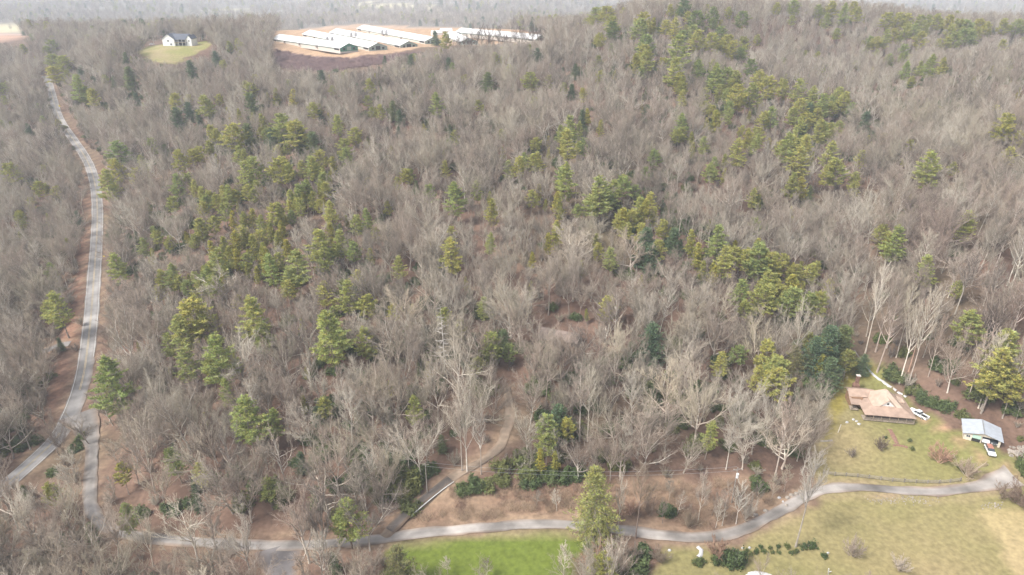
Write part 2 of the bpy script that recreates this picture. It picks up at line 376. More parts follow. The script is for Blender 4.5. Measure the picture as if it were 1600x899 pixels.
M['needleP'] = mat('pitch_pine_needles', (.34,.355,.115), .7, rand=[(.43,.41,.12),(.27,.33,.125)], tint=True, obj_col=True, trans=.3, spec=.2)
M['needleD'] = mat('dark_evergreen_needles', (.13,.18,.085), .7, rand=[(.11,.17,.095),(.18,.215,.085)], tint=True, obj_col=True, trans=.2, spec=.2)
M['needleY'] = mat('young_pine_needles', (.355,.335,.075), .7, rand=[(.30,.305,.085),(.41,.37,.075)], tint=True, obj_col=True, trans=.3, spec=.2)
M['needleH'] = mat('hemlock_needles', (.23,.23,.10), .75, rand=[(.20,.215,.095),(.26,.245,.105)], tint=True, obj_col=True, trans=.25, spec=.2)
M['leafS'] = mat('broad_evergreen_leaves', (.105,.135,.05), .6, rand=[(.075,.11,.045),(.16,.165,.06)], tint=True, obj_col=True, trans=.2, spec=.3)
M['briar'] = mat('briar_stems', (.15,.10,.105), .95, rand=[(.19,.13,.12),(.12,.08,.085)], obj_col=True, spec=.1)
M['brushtwig'] = mat('brush_stems', (.26,.185,.13), .95, rand=[(.32,.24,.17),(.20,.13,.10)], obj_col=True, spec=.1)

# ---------------------------------------------------------------- setting: the ground, one sheet
NX, NY = len(gx), len(gy)
idx = np.arange(NX*NY).reshape(NY, NX)
quads = np.stack([idx[:-1,:-1], idx[:-1,1:], idx[1:,1:], idx[1:,:-1]], -1).reshape(-1, 4)
me = mesh_np('ground', np.c_[GX.ravel(), GY.ravel(), HZ.ravel()], [quads], M['ground'], smooth=True)
a = me.color_attributes.new('land', 'FLOAT_COLOR', 'POINT')
a.data.foreach_set('color', np.c_[COL.reshape(-1,3), np.ones(NX*NY)].astype(np.float32).ravel())
tag(link('ground', me), 'leaf-strewn hillside and valley ground with lawns, fields and bare earth', 'ground', kind='structure')

def ribbon(name, p, z, w, m, label, cat, off=0.0, lift=.03, i0=0, i1=None, taper=None):
    p = np.asarray(p)[i0:i1]; z = np.asarray(z)[i0:i1]
    d = np.gradient(p, axis=0); d /= np.hypot(*d.T)[:,None]; nn = np.c_[-d[:,1], d[:,0]]
    hw = np.full(len(p), w/2) if taper is None else np.asarray(taper)[i0:i1]/2
    cols = [-1, 1] if w < 1 else [-1.0, -.8, -.5, -.2, .2, .5, .8, 1.0]
    rows = []
    for c in cols:
        wob = 0 if w < 1 or abs(c) < 1 else (vnoise(p[:,0], p[:,1], 3.5, int(c+3))-.5)*(.5 if name == 'main_road' else 1.0)
        q = p + nn*(off + c*hw + wob)[:,None]
        rows.append(np.c_[q, np.maximum(z+lift, hz(q[:,0], q[:,1])+lift)+(0 if abs(c) == 1 else .02)])
    V = np.stack(rows, 1).reshape(-1, 3); k = len(cols); ix = np.arange(len(p)*k).reshape(-1, k)
    f = np.stack([ix[:-1,:-1], ix[:-1,1:], ix[1:,1:], ix[1:,:-1]], -1).reshape(-1, 4)[:, ::-1]
    me = mesh_np(name, V, [f], m)
    if w >= 1:                           # wear that belongs to the surface: patches, wheel tracks, crumbled dirty edges
        sL = np.repeat(np.arange(len(p))*2.0, k); cc = np.tile(np.array(cols), len(p))
        tone = .62 + .62*vnoise(sL, cc*3, 11, 2) + .34*(vnoise(sL, cc*5, 4, 5)-.5) + .10*np.exp(-((np.abs(cc)-.45)/.2)**2)
        dirt = np.clip((np.abs(cc)-.62)*2.2*(.35+vnoise(sL, cc*4, 5, 7)), 0, 1)*(.5 if name == 'main_road' else .85)
        bc = np.array(ROADCOL[name])[None]*tone[:,None]; bc = bc*(1-dirt[:,None]) + np.array((.24,.165,.115))*dirt[:,None]
        at = me.color_attributes.new('land', 'FLOAT_COLOR', 'POINT'); at.data.foreach_set('color', np.c_[bc, np.ones(len(bc))].astype(np.float32).ravel())
    return tag(link(name, me), label, cat, kind='structure')
ROADCOL = {'main_road':(.265,.255,.25),'gravel_lane':(.27,.25,.235),'dirt_track':(.27,.21,.16),'tarred_strip':(.115,.10,.092),'driveway_apron':(.27,.25,.24),'paved_drive':(.20,.185,.185)}
p, z, wd = ROADS['main_road']
ribbon('main_road', p, z, wd, M['asphalt'], 'grey two-lane paved road climbing along the wooded left side', 'road')
jn = int(np.argmin(np.hypot(*(p-ground(108, 640)).T)))
for sgn in (-1, 1):
    ribbon('centre_line', p, z, .13, M['ypaint'], 'yellow centre line painted along the two-lane road', 'road marking', off=.17*sgn, lift=.07, i1=jn-4)
    ribbon('centre_line', p, z, .13, M['ypaint'], 'yellow centre line on the road below the junction', 'road marking', off=.17*sgn, lift=.07, i0=jn+6)
ribbon('edge_line', p, z, .17, M['wpaint'], 'white edge line along the wooded left side of the two-lane road', 'road marking', off=-wd/2+.35, lift=.07)
ribbon('edge_line', p, z, .17, M['wpaint'], 'white edge line on the uphill right side of the two-lane road', 'road marking', off=wd/2-.35, lift=.07, i1=jn-14)
ribbon('edge_line', p, z, .17, M['wpaint'], 'white edge line on the right side of the road below the junction', 'road marking', off=wd/2-.35, lift=.07, i0=jn+9)
p, z, wd = ROADS['gravel_lane']
tp = np.full(len(p), wd); k = min(12, len(p)); tp[:k] = np.linspace(11, wd, k); tp[-8:] = np.linspace(wd, 6.5, 8)
ribbon('gravel_lane', p, z, wd, M['lane'], 'narrow grey lane winding along the bottom of the wood past the lawn', 'lane', lift=.05, taper=tp)
p, z, wd = ROADS['dirt_track']
ribbon('dirt_track', p, z, wd, M['trackdirt'], 'tan dirt track curving up from the lane into the wood', 'track', lift=.05)
i1 = int(np.argmin(np.hypot(*(p-ground(712, 742)).T))); i0 = 1
ribbon('tarred_strip', p, z, 2.5, M['darktar'], 'dark tarred lower stretch of the dirt track', 'track', lift=.26, i0=i0, i1=i1)
ribbon('track_edge', p, z, .28, M['wpaint'], 'broken pale kerb along the tarred stretch of the dirt track', 'kerb', off=-1.55, lift=.28, i0=i0+3, i1=i1)
p, z, wd = ROADS['driveway_apron']
ribbon('driveway_apron', p, z, wd, M['lane'], 'short paved driveway mouth on the left of the two-lane road', 'driveway', lift=.036)
p, z, wd = ROADS['paved_drive']
tp = np.full(len(p), 6.0); tp[:6] = np.linspace(11, 6.5, 6)
ribbon('paved_drive', p, z, wd, M['asphalt'], 'grey paved drive running down from the lane at the bottom edge', 'driveway', lift=.04, taper=tp)
ribbon('paved_drive_kerb', p, z, .7, M['cap'], 'pale kerb on the right of the paved drive', 'kerb', off=-3.0, lift=.09, i0=5)
# ---------------------------------------------------------------- trees: one set of real branching meshes per kind
def norm(v): return v/np.maximum(np.linalg.norm(v, axis=-1, keepdims=True), 1e-9)
def tubes(polys, n):
    V = []; F = []; k = 0
    for pts, rad in polys:
        d = norm(pts[-1]-pts[0]); u = norm(np.cross(d, (0.31, .92, .2) if abs(d[1]) < .9 else (1, 0, .1))); q = np.cross(d, u)
        a = np.arange(n)*2*math.pi/n
        ring = np.cos(a)[:,None]*u + np.sin(a)[:,None]*q
        V.append((pts[:,None,:] + ring[None]*rad[:,None,None]).reshape(-1, 3))
        m = len(pts); ix = np.arange(m*n).reshape(m, n) + k
        F.append(np.stack([ix[:-1], np.roll(ix[:-1], -1, 1), np.roll(ix[1:], -1, 1), ix[1:]], -1).reshape(-1, 4)); k += m*n
    return (np.concatenate(V), np.concatenate(F)) if V else (np.zeros((0,3)), np.zeros((0,4), int))
def spikes(p0, p1, r):                  # thin three-sided twigs that taper to a point
    d = norm(p1-p0); u = norm(np.cross(d, np.array((.3,.5,.81)))); q = np.cross(d, u); n = len(p0); V = np.empty((n, 4, 3))
    for i in range(3):
        a = i*2*math.pi/3; V[:,i] = p0 + (u*math.cos(a)+q*math.sin(a))*r[:,None]
    V[:,3] = p1; b = np.arange(n)[:,None]*4
    return V.reshape(-1, 3), np.concatenate([b+[[0,1,3]], b+[[1,2,3]], b+[[2,0,3]]])
def walk(r, p, d, L, n, wob, trop):
    pts = [np.array(p, float)]; d = np.array(d, float); dirs = [d]
    for _ in range(n):
        d = norm(d + r.normal(0, wob, 3) + np.array((0, 0, trop))); pts.append(pts[-1] + d*L/n); dirs.append(d)
    return np.array(pts), np.array(dirs)
def off(r, d, ang):                     # a direction ang away from d, any side
    u = norm(np.cross(d, r.normal(0, 1, 3))); return norm(d*math.cos(ang) + u*math.sin(ang))
BARE = {
 # trunk top, trunk r, limbs, limb start, limb len, limb angle, limb tropism, branches per limb, twigs, twiglets, wobble
 'broad':   dict(H=19, th=.50, tr=.32, nl=10, ls=.34, ll=.55, la=(.40,1.25), lt=.10, nb=12, bl=.44, nt=9, nk=4, wob=.14),
 'tall':    dict(H=25, th=.93, tr=.27, nl=22, ls=.42, ll=.27, la=(.6,1.0), lt=.12, nb=9, bl=.44, nt=7, nk=4, wob=.03),
 'forked':  dict(H=22, th=.30, tr=.32, nl=6, ls=.75, ll=.72, la=(.28,.75), lt=.05, nb=16, bl=.34, nt=8, nk=4, wob=.06),
 'slender': dict(H=17, th=.92, tr=.15, nl=16, ls=.30, ll=.28, la=(.55,1.0), lt=.12, nb=8, bl=.44, nt=7, nk=4, wob=.05),
 'crooked': dict(H=18, th=.55, tr=.30, nl=9, ls=.30, ll=.50, la=(.5,1.15), lt=.05, nb=9, bl=.45, nt=8, nk=3, wob=.22),
 'snag':    dict(H=19, th=.98, tr=.22, nl=44, ls=.18, ll=.17, la=(1.2,1.75), lt=-.01, nb=5, bl=.35, nt=3, nk=2, wob=.05),
 'bush':    dict(H=5, th=.06, tr=.10, nl=13, ls=.3, ll=.75, la=(.15,1.0), lt=.05, nb=9, bl=.40, nt=8, nk=4, wob=.10),
}
TWIG_R = 0.030
def bare_tree(kind, seed, m_tr, m_tw):
    c = BARE[kind]; r = np.random.default_rng(seed); H = c['H']
    tp, td = walk(r, (0,0,-.6), (0,0,1), H*c['th']+.6, 9, c['wob']*.5, .12)
    L = np.linspace(0, 1, len(tp)); trad = c['tr']*(1-.72*L if c['th'] < .7 else 1-.93*L) ; trad[0] *= 1.45
    limbs = []; branches = []; T0 = []; T1 = []; TR = []
    tops = np.linspace(c['ls'], 1.0, c['nl'])
    for i, s in enumerate(tops):
        s = min(1, max(c['ls'], s + r.normal(0, .03))); k = min(int(s*(len(tp)-1)), len(tp)-2); f = s*(len(tp)-1)-k
        p = tp[k]*(1-f)+tp[k+1]*f; ang = r.uniform(*c['la']); az = i*2.4 + r.normal(0, .5)
        d = norm(np.array((math.cos(az)*math.sin(ang), math.sin(az)*math.sin(ang), math.cos(ang))))
        ll = H*c['ll']*r.uniform(.72, 1.12)
        if kind in ('tall','slender'): ll *= 1.25-.75*(s-c['ls'])/(1-c['ls'])*1.1
        if kind == 'snag': ll *= (1.15-s)*1.1*r.uniform(.4, 1.2)
        if kind in ('broad','crooked') and s > .95: d = off(r, td[-1], r.uniform(.05, .4))
        lp, ld = walk(r, p, d, ll, 6, c['wob'], c['lt']*(1.0))
        lr0 = min(trad[k]*.8, .055+ll*.023); lr = np.linspace(lr0, max(.022, lr0*.22), len(lp)); limbs.append((lp, lr))
        for j in range(c['nb']):
            s2 = (j+.6)/c['nb']*.86+.16; s2 = min(1, s2); k2 = min(int(s2*6), 5); f2 = s2*6-k2
            bp = lp[k2]*(1-f2)+lp[k2+1]*f2
            bd = off(r, ld[k2+1], r.uniform(.45, .9) if s2 < .97 else .15)
            bl = ll*c['bl']*r.uniform(.6, 1.1)*(1.15-.6*s2)
            q, qd = walk(r, bp, norm(bd+np.array((0,0,.15))), bl, 3, c['wob']*1.2, c['lt']*1.0)
            r0 = min(lr[k2]*.8, .028+bl*.018); branches.append((q, np.linspace(r0, max(.02, r0*.45), 4)))
            for t in range(c['nt']):
                s3 = (t+.7)/c['nt']; k3 = min(int(s3*3), 2); f3 = s3*3-k3; a = q[k3]*(1-f3)+q[k3+1]*f3
                tl = bl*.42*r.uniform(.6, 1.2)*(1.2-.4*s3); e = a + off(r, qd[k3+1], r.uniform(.35, .85) if s3 < .95 else .1)*tl + np.array((0,0,tl*.12))
                T0.append(a); T1.append(e); TR.append(TWIG_R)
                for w_ in range(c['nk']):
                    s4 = r.uniform(.25, .95); a2 = a+(e-a)*s4
                    T0.append(a2); T1.append(a2+off(r, norm(e-a), r.uniform(.4, .8))*tl*r.uniform(.3, .6)); TR.append(TWIG_R*.7)
    v, f = tubes([(tp, trad)], 8); trunk = mesh_np(kind+'_trunk', v, [f], m_tr, smooth=True)
    v1, f1 = tubes(limbs, 5); v2, f2 = tubes(branches, 3); v3, f3 = spikes(np.array(T0), np.array(T1), np.array(TR))
    n1, n2_ = len(v1), len(v2)
    mi = np.r_[np.zeros(len(f1)), np.ones(len(f2)), np.ones(len(f3))]
    crown = mesh_np(kind+'_crown', np.concatenate([v1, v2, v3]), [f1, f2+n1, f3+n1+n2_], [m_tr, m_tw], mi=mi)
    return dict(trunk=trunk, crown=crown, H=H)
EVER = {
 # H, clear stem, whorl gap, branches, radius, shape power, rise, tufts per m, blade len, blade width, blades
 'white_pine': dict(H=22, cs=.30, gap=.95, nb=7, R=5.9, pw=.66, rise=(.0,.45), tuft=3.4, bl=.62, bw=.085, nbl=11, miss=.20, flat=.45, bare=.28, tr=.26),
 'pitch_pine': dict(H=17, cs=.40, gap=.72, nb=7, R=5.2, pw=.45, rise=(.05,.75), tuft=3.3, bl=.52, bw=.09, nbl=11, miss=.24, flat=.7, bare=.45, tr=.21),
 'evergreen':  dict(H=13, cs=.06, gap=.50, nb=8, R=4.0, pw=.52, rise=(-.10,.45), tuft=3.0, bl=.45, bw=.085, nbl=8, miss=.05, flat=.8, bare=.12, tr=.16),
 'young_pine': dict(H=13, cs=.22, gap=.55, nb=6, R=2.8, pw=.60, rise=(.2,.75), tuft=3.2, bl=.50, bw=.09, nbl=8, miss=.15, flat=.9, bare=.2, tr=.11),
 'hemlock':    dict(H=20, cs=.05, gap=.62, nb=8, R=6.4, pw=.62, rise=(-.12,.35), tuft=2.5, bl=.55, bw=.06, nbl=8, miss=.08, flat=.6, bare=.10, tr=.30),
}
def evergreen(kind, seed, m_tr, m_nd):
    c = EVER[kind]; r = np.random.default_rng(seed); H = c['H']
    tp, td = walk(r, (0,0,-.6), (0,0,1), H+.3, 10, .02, .15); trad = c['tr']*(1-.94*np.linspace(0,1,11)); trad[0] *= 1.3
    bro = []; C = []; D = []; SZ = []; z = H*c['cs']; i = 0
    lob = r.uniform(.72, 1.18, 7)
    while z < H-.4:
        s = (z-H*c['cs'])/(H*(1-c['cs'])); env = c['R']*min(1, (1-s)**c['pw']*1.02)*(min(1, .45+s*3.2) if c['cs'] > .15 else 1)
        for b in range(c['nb']):
            if r.random() < c['miss']: continue
            az = b*2*math.pi/c['nb'] + i*.7 + r.normal(0, .25); L = env*r.uniform(.55, 1.12)*lob[int((az % 6.283)/6.284*7)]
            rise = c['rise'][0]*(1-s)+c['rise'][1]*s + r.normal(0, .08)
            k = min(int((z+.6)/(H+.3)*10), 9); p = tp[k] + (tp[k+1]-tp[k])*((z+.6)/(H+.3)*10-k)
            p = p + np.array((0, 0, r.normal(0, c['gap']*.3)))
            q, qd = walk(r, p, norm(np.array((math.cos(az), math.sin(az), rise))), L, 4, .09, .045)
            bro.append((q, np.linspace(.03+L*.010, .012, 5)))
            nt_ = max(2, int(L*c['tuft']))
            for t in range(nt_):
                s2 = c['bare'] + (1-c['bare'])*(t+.5)/nt_; k2 = min(int(s2*4), 3); a = q[k2]+(q[k2+1]-q[k2])*(s2*4-k2)
                side = np.cross(qd[k2+1], (0,0,1)); spread = L*.30*(1.05-s2*.75)
                a = a + side*r.uniform(-1, 1)*spread + r.normal(0, .10, 3)*np.array((1,1,.8))
                C.append(a); D.append(norm(qd[k2+1] + side*r.normal(0, .5) + np.array((0,0,.45)))); SZ.append(r.uniform(.75, 1.25))
        z += c['gap']*r.uniform(.8, 1.25)*(1 if s < .7 else .8); i += 1
    C.append(tp[-1]); D.append(np.array((0,0,1.))); SZ.append(1.0)
    C = np.array(C); D = np.array(D); SZ = np.array(SZ); n = len(C); nb = c['nbl']
    dirs = norm(D[:,None]*.75 + r.normal(0, 1, (n, nb, 3))*np.array((1,1,c['flat']))*.62)
    p0 = C[:,None] + r.normal(0, .12, (n, nb, 3))*np.array((1,1,.6)); p1 = p0 + dirs*(c['bl']*SZ[:,None]*r.uniform(.7, 1.2, (n, nb)))[...,None]
    wv = norm(np.cross(dirs, r.normal(0, 1, (n, nb, 3)))) * c['bw']
    mid = p0*.55+p1*.45
    V = np.stack([p0, mid+wv, p1, mid-wv], 2).reshape(-1, 3); F = np.arange(len(V)).reshape(-1, 4)
    tone = r.uniform(.55, 1.4, n); warm = r.uniform(.9, 1.12, n)
    tint = np.stack([tone*warm, tone, tone/warm], -1); tint = np.repeat(tint, nb*4, 0)
    v1, f1 = tubes(bro, 3); tt = np.ones((len(v1), 3))
    trunk = mesh_np(kind+'_trunk', *[(x if j == 0 else [x]) for j, x in enumerate(tubes([(tp, trad)], 7))], m_tr, smooth=True)
    crown = mesh_np(kind+'_crown', np.concatenate([v1, V]), [f1, F+len(v1)], [m_tr, m_nd], mi=np.r_[np.zeros(len(f1)), np.ones(len(F))], tint=np.concatenate([tt, tint]))
    return dict(trunk=trunk, crown=crown, H=H)
def leafy_shrub(seed, m_leaf, m_st, w=3.4, h=2.6, n=520, size=.24):
    r = np.random.default_rng(seed); lobes = [(r.normal(0, .48, 2)*w*.5, r.uniform(.35, 1.1)*h, r.uniform(.25, .7)*w*.5) for _ in range(9)]
    C = []; N = []
    for k in range(n):
        (lx, ly), lh, lw = lobes[k % 9]; a = r.uniform(0, 6.283); e = math.asin(r.uniform(-.05, 1)); rr = r.uniform(.45, 1.2)
        nn = np.array((math.cos(a)*math.cos(e), math.sin(a)*math.cos(e), math.sin(e)))
        C.append(np.array((lx, ly, .12)) + nn*np.array((lw, lw, lh*.95))*rr); N.append(nn)
    C = np.array(C); N = norm(np.array(N) + r.normal(0, .55, (n, 3))); nb = 5
    C = C[:,None] + r.normal(0, size*.7, (n, nb, 3)); N = norm(N[:,None] + r.normal(0, .4, (n, nb, 3)))
    u = norm(np.cross(N, r.normal(0, 1, (n, nb, 3)))); q = np.cross(N, u)
    V = np.stack([C-u*size, C+q*size*.42, C+u*size, C-q*size*.42], 2).reshape(-1, 3); F = np.arange(len(V)).reshape(-1, 4)
    tone = r.uniform(.7, 1.35, n); tint = np.repeat(np.stack([tone, tone, tone*.9], -1), nb*4, 0)
    st = []
    for k in range(9):
        p, d = walk(r, (r.normal(0,.1*w), r.normal(0,.1*w), -.1), norm(np.array((r.normal(0,.5), r.normal(0,.5), 1))), h*.8, 3, .15, 0); st.append((p, np.linspace(.045, .02, 4)))
    v1, f1 = tubes(st, 4)
    stem = mesh_np('shrub_stem', v1, [f1], m_st)
    fol = mesh_np('shrub_foliage', V, [F], m_leaf, tint=tint)
    return dict(trunk=stem, crown=fol, H=h)
PROTO = {}
for kind, k in (('broad',6),('tall',4),('forked',4),('slender',3),('crooked',3),('bush',2)):
    PROTO[kind] = [bare_tree(kind, 100+11*i+len(kind), M['bark'], M['twig']) for i in range(k)]
PROTO['snag'] = [bare_tree('snag', 5, M['deadw'], M['deadw'])]
for kind, k, nd in (('white_pine',4,'needleW'),('pitch_pine',4,'needleP'),('evergreen',2,'needleD'),('young_pine',3,'needleY'),('hemlock',1,'needleH')):
    PROTO[kind] = [evergreen(kind, 300+7*i+len(kind), M['pbark'], M[nd]) for i in range(k)]
PROTO['shrub'] = [leafy_shrub(40+i, M['leafS'], M['pbark']) for i in range(3)]
PROTO['boxwood'] = [leafy_shrub(60+i, M['leafS'], M['pbark'], w=1.5, h=1.0, n=200, size=.11) for i in range(2)]
PROTO['brush'] = []
for i in range(2):                       # a tuft of dead stems, for open ground
    r = np.random.default_rng(80+i); p0 = np.c_[r.normal(0,.5,(90,2)), np.zeros(90)]; d = norm(np.c_[r.normal(0,.45,(90,2)), np.ones(90)]); p1 = p0+d*r.uniform(.5,1.6,(90,1))
    v, f = spikes(p0, p1, np.full(90, .03)); PROTO['brush'].append(dict(trunk=None, crown=mesh_np('brush_clump', v, [f], M['briar' if i else 'brushtwig']), H=1.5))

CROWNW = {'broad':.66,'tall':.42,'forked':.6,'slender':.46,'crooked':.66,'snag':.3,'white_pine':.48,'pitch_pine':.52,'evergreen':.56,'young_pine':.40,'hemlock':.62,'bush':1.2,'shrub':1.1}
TREES = []      # every tree of the picture: dict(x, y, z, kind, var, h, rz, col, hand)
def addtree(x, y, kind, h, var=None, rz=None, col=(1,1,1), hand=None, wx=1.0):
    TREES.append(dict(x=float(x), y=float(y), z=float(hz(x, y)), kind=kind, var=rng.randrange(len(PROTO[kind])) if var is None else var, h=h,
                      rz=rng.uniform(0, 6.283) if rz is None else rz, col=col, hand=hand, wx=wx, tilt=(rng.gauss(0, .05), rng.gauss(0, .05))))
EV = """33,70,12,P;76,63,18,P;80,85,28,P;95,88,24,P;83,104,26,P;122,102,12,D;116,115,30,W;140,140,22,P;128,135,20,P;175,118,12,D;200,104,26,D;213,145,12,D;192,82,12,D;356,67,12,D;336,80,16,D
297,95,20,D;3,130,14,P;5,150,12,P;43,193,12,D;270,147,22,P;275,168,24,D;292,160,18,D;320,150,28,P;340,148,14,P;310,175,14,D;388,130,20,P;392,145,24,D;372,170,12,Y;385,193,26,D;362,195,42,P
330,195,18,P;256,226,14,D;180,223,36,P;180,250,28,P;160,262,36,W;15,255,26,P;280,236,26,P;310,230,20,P;378,232,16,W;395,248,30,P;275,270,26,W;502,110,14,D;517,135,12,P;428,138,14,Y;455,140,18,Y
488,162,20,P;500,172,14,D;526,178,22,W;558,130,10,D;578,124,18,P;572,150,14,P;590,115,10,D;615,158,18,D;625,172,14,D;581,168,12,P;681,145,24,W;762,113,24,D;749,157,14,P;785,88,10,P;600,87,8,D
640,85,14,D;700,90,14,D;440,180,40,P;460,190,40,P;420,200,22,D;468,202,26,D;488,205,26,D;410,178,18,Y;405,200,14,P;447,225,14,P;536,218,24,P;555,200,22,P;445,245,24,Y;485,243,26,W;518,245,16,Y
622,198,10,D;705,195,12,D;637,265,20,P;697,250,12,W;783,203,10,P;830,113,24,P;840,75,14,D;893,132,14,D;898,100,14,D;935,55,14,P;962,25,24,P;960,35,20,D;945,10,12,P;930,12,14,P;1010,20,26,P
1000,30,30,P;1020,28,16,Y;1040,32,18,P;1055,28,22,W;1070,0,22,D;1048,8,14,D;1075,18,14,D;1090,18,26,D;1115,12,20,D;1140,12,14,D;1160,18,22,D;1115,28,14,D;1010,55,30,P;1005,70,26,P;995,85,16,Y
1012,80,26,P;1060,52,38,W;1090,48,26,P;1110,52,22,P;1125,42,22,D;1140,55,24,P;1145,65,20,P;1085,40,18,P;1165,58,18,P;1185,55,14,P;1160,75,16,D;1055,88,30,W;1095,92,20,W;1120,100,28,W;1115,112,20,D
1140,107,26,P;1150,112,26,P;1175,93,20,D;1190,112,22,P;1175,132,30,P;1125,133,18,P;1150,132,28,P;1155,155,16,P;1068,118,20,Y;1066,140,18,W;1009,163,16,D;1065,178,26,W;1062,202,18,P;1122,172,24,Y
1140,168,14,W;1113,165,16,P;1170,200,18,Y;1195,175,20,P;1180,208,22,W;910,172,18,D;920,170,14,Y;894,180,30,W;905,190,16,W;875,195,18,W;940,187,14,Y;838,215,18,P;1240,0,18,D;1215,5,14,D;1280,8,16,P
1300,3,22,P;1320,5,22,W;1337,3,16,D;1340,12,18,P;1295,20,16,W;1238,25,12,D;1310,45,14,D;1388,20,22,P;1405,20,20,P;1420,22,20,P;1440,24,18,P;1452,24,14,P;1468,23,22,P;1485,24,18,P;1500,30,20,P
1515,32,22,P;1533,30,22,P;1545,35,16,P;1570,30,20,P;1590,30,22,P;1598,32,16,P;1385,45,20,W;1400,45,16,P;1415,38,20,P;1430,38,18,P;1440,50,20,P;1450,38,12,W;1485,40,18,P;1495,50,22,P;1515,45,26,P
1525,45,18,W;1480,58,16,P;1370,58,16,P;1415,70,18,P;1418,95,20,W;1393,83,14,W;1455,85,24,W;1475,90,18,W;1440,95,14,W;1425,120,14,D;1340,95,10,D;1390,125,12,D;1570,62,14,P;1205,120,30,P;1225,125,22,P
1255,122,28,W;1275,135,26,W;1290,145,26,W;1310,137,22,P;1320,145,24,P;1270,160,20,D;1250,155,26,P;1300,160,18,P;1280,170,18,P;1210,165,24,W;1240,170,22,P;1260,177,22,P;1275,175,14,D;1285,185,26,W
1300,192,18,D;1250,185,26,W;1355,175,24,D;1235,210,24,W;1260,212,22,W;1577,180,34,P;388,250,32,W;440,247,34,P;487,245,26,W;300,280,18,W;318,290,22,W;345,290,16,W;325,300,20,P;365,297,18,P;370,300,14,D
265,308,20,P;393,295,18,P;450,297,20,W;432,318,30,P;477,280,22,Y;485,300,16,Y;511,285,20,P;517,312,30,W;575,325,20,W;312,340,28,Y;330,340,22,P;360,330,16,Y;375,330,18,Y;390,327,18,Y;405,335,20,W
420,345,18,Y;440,345,16,Y;380,355,20,Y;360,362,22,Y;345,370,20,Y;330,375,22,Y;395,365,22,Y;405,380,22,Y;370,390,20,Y;415,385,20,Y;425,400,20,Y;355,385,20,Y;410,400,18,Y;430,420,18,Y;447,375,18,Y
300,368,18,P;262,370,18,P;245,362,18,P;220,370,18,W;240,355,14,P;333,388,36,W;322,415,26,W;262,415,30,W;275,430,22,P;290,440,20,P;500,358,40,W;528,360,30,W;552,378,26,P;460,390,40,W;445,420,30,W
505,440,28,W;540,440,36,W;325,440,16,P;400,415,16,Y;435,360,16,Y;450,330,18,P;465,310,18,P;711,285,36,W;746,283,20,W;798,250,20,W;843,237,22,W;820,238,14,W;884,256,38,W;942,275,44,W;960,280,28,W
935,300,30,P;955,300,26,P;972,275,22,P;995,290,18,P;870,300,20,Y;830,300,22,P;840,288,14,Y;770,312,26,Y;705,372,40,W;763,363,18,W;870,345,22,Y;858,365,18,Y;975,325,28,Y;990,330,24,P;980,350,22,P
920,310,24,P;605,315,16,P;640,265,16,P;890,200,34,W;905,222,18,P;880,222,12,Y;935,365,16,Y;955,385,26,W;830,395,14,Y;620,400,18,W;905,320,18,P;878,310,18,Y;1024,235,22,P;1065,200,18,P;1100,212,18,W
1158,217,30,W;1185,200,24,P;1233,208,32,W;1262,210,26,W;1253,228,34,W;1295,220,28,W;1235,270,26,Y;1262,275,20,Y;1315,250,36,P;1295,260,26,P;1335,270,20,P;1258,195,26,D;1290,190,24,W;1118,245,14,W
1112,258,24,P;1018,298,26,W;1005,310,22,Y;1178,295,10,W;1122,352,36,W;1010,355,36,D;1020,380,30,D;1055,355,28,D;1040,345,24,P;1085,360,24,Y;1095,380,24,Y;1133,385,36,W;1190,380,40,P;1205,395,36,P
1170,390,30,P;1185,372,24,Y;1380,355,28,P;1395,365,22,Y;1278,410,14,P;1230,400,26,P;1150,375,16,Y;1200,425,34,P;1245,430,36,Y;1195,445,40,P;1160,435,32,W;1240,450,40,P;1265,460,32,P;1225,445,28,P
1270,415,28,P;1020,506,40,D;1158,540,26,P;1200,535,38,P;1130,550,16,W;1245,540,36,H;1265,545,30,H;1218,560,40,P;1185,570,28,W;1222,580,44,P;1300,510,46,D;1318,508,40,D;1280,530,40,D;1302,560,34,D
392,463,52,W;335,525,56,W;350,595,20,W;285,545,40,W;300,470,60,P;285,490,44,W;320,490,36,P;258,520,24,W;515,485,60,W;530,510,30,W;572,512,36,W;755,462,24,W;790,515,22,D;795,540,20,P;644,620,30,W
165,562,66,W;85,455,40,W;180,395,32,W;270,698,34,W;380,620,54,W;420,640,36,W;540,775,52,W;620,855,60,H;1110,660,28,W;850,655,40,P;880,630,40,D;855,680,30,P;1590,520,60,W;1560,560,50,P;1520,490,44,P
1517,330,34,W;1455,400,36,W;1405,353,40,W;1500,440,22,P;1570,540,60,W;1590,590,40,P;1460,235,40,W;1490,255,14,P;505,625,26,P;190,785,30,W;60,285,20,P;120,330,14,D;30,330,18,P;70,470,26,W;682,48,13,D;698,51,20,P"""
EVK = {'W':'white_pine','P':'pitch_pine','D':'evergreen','Y':'young_pine','H':'hemlock'}
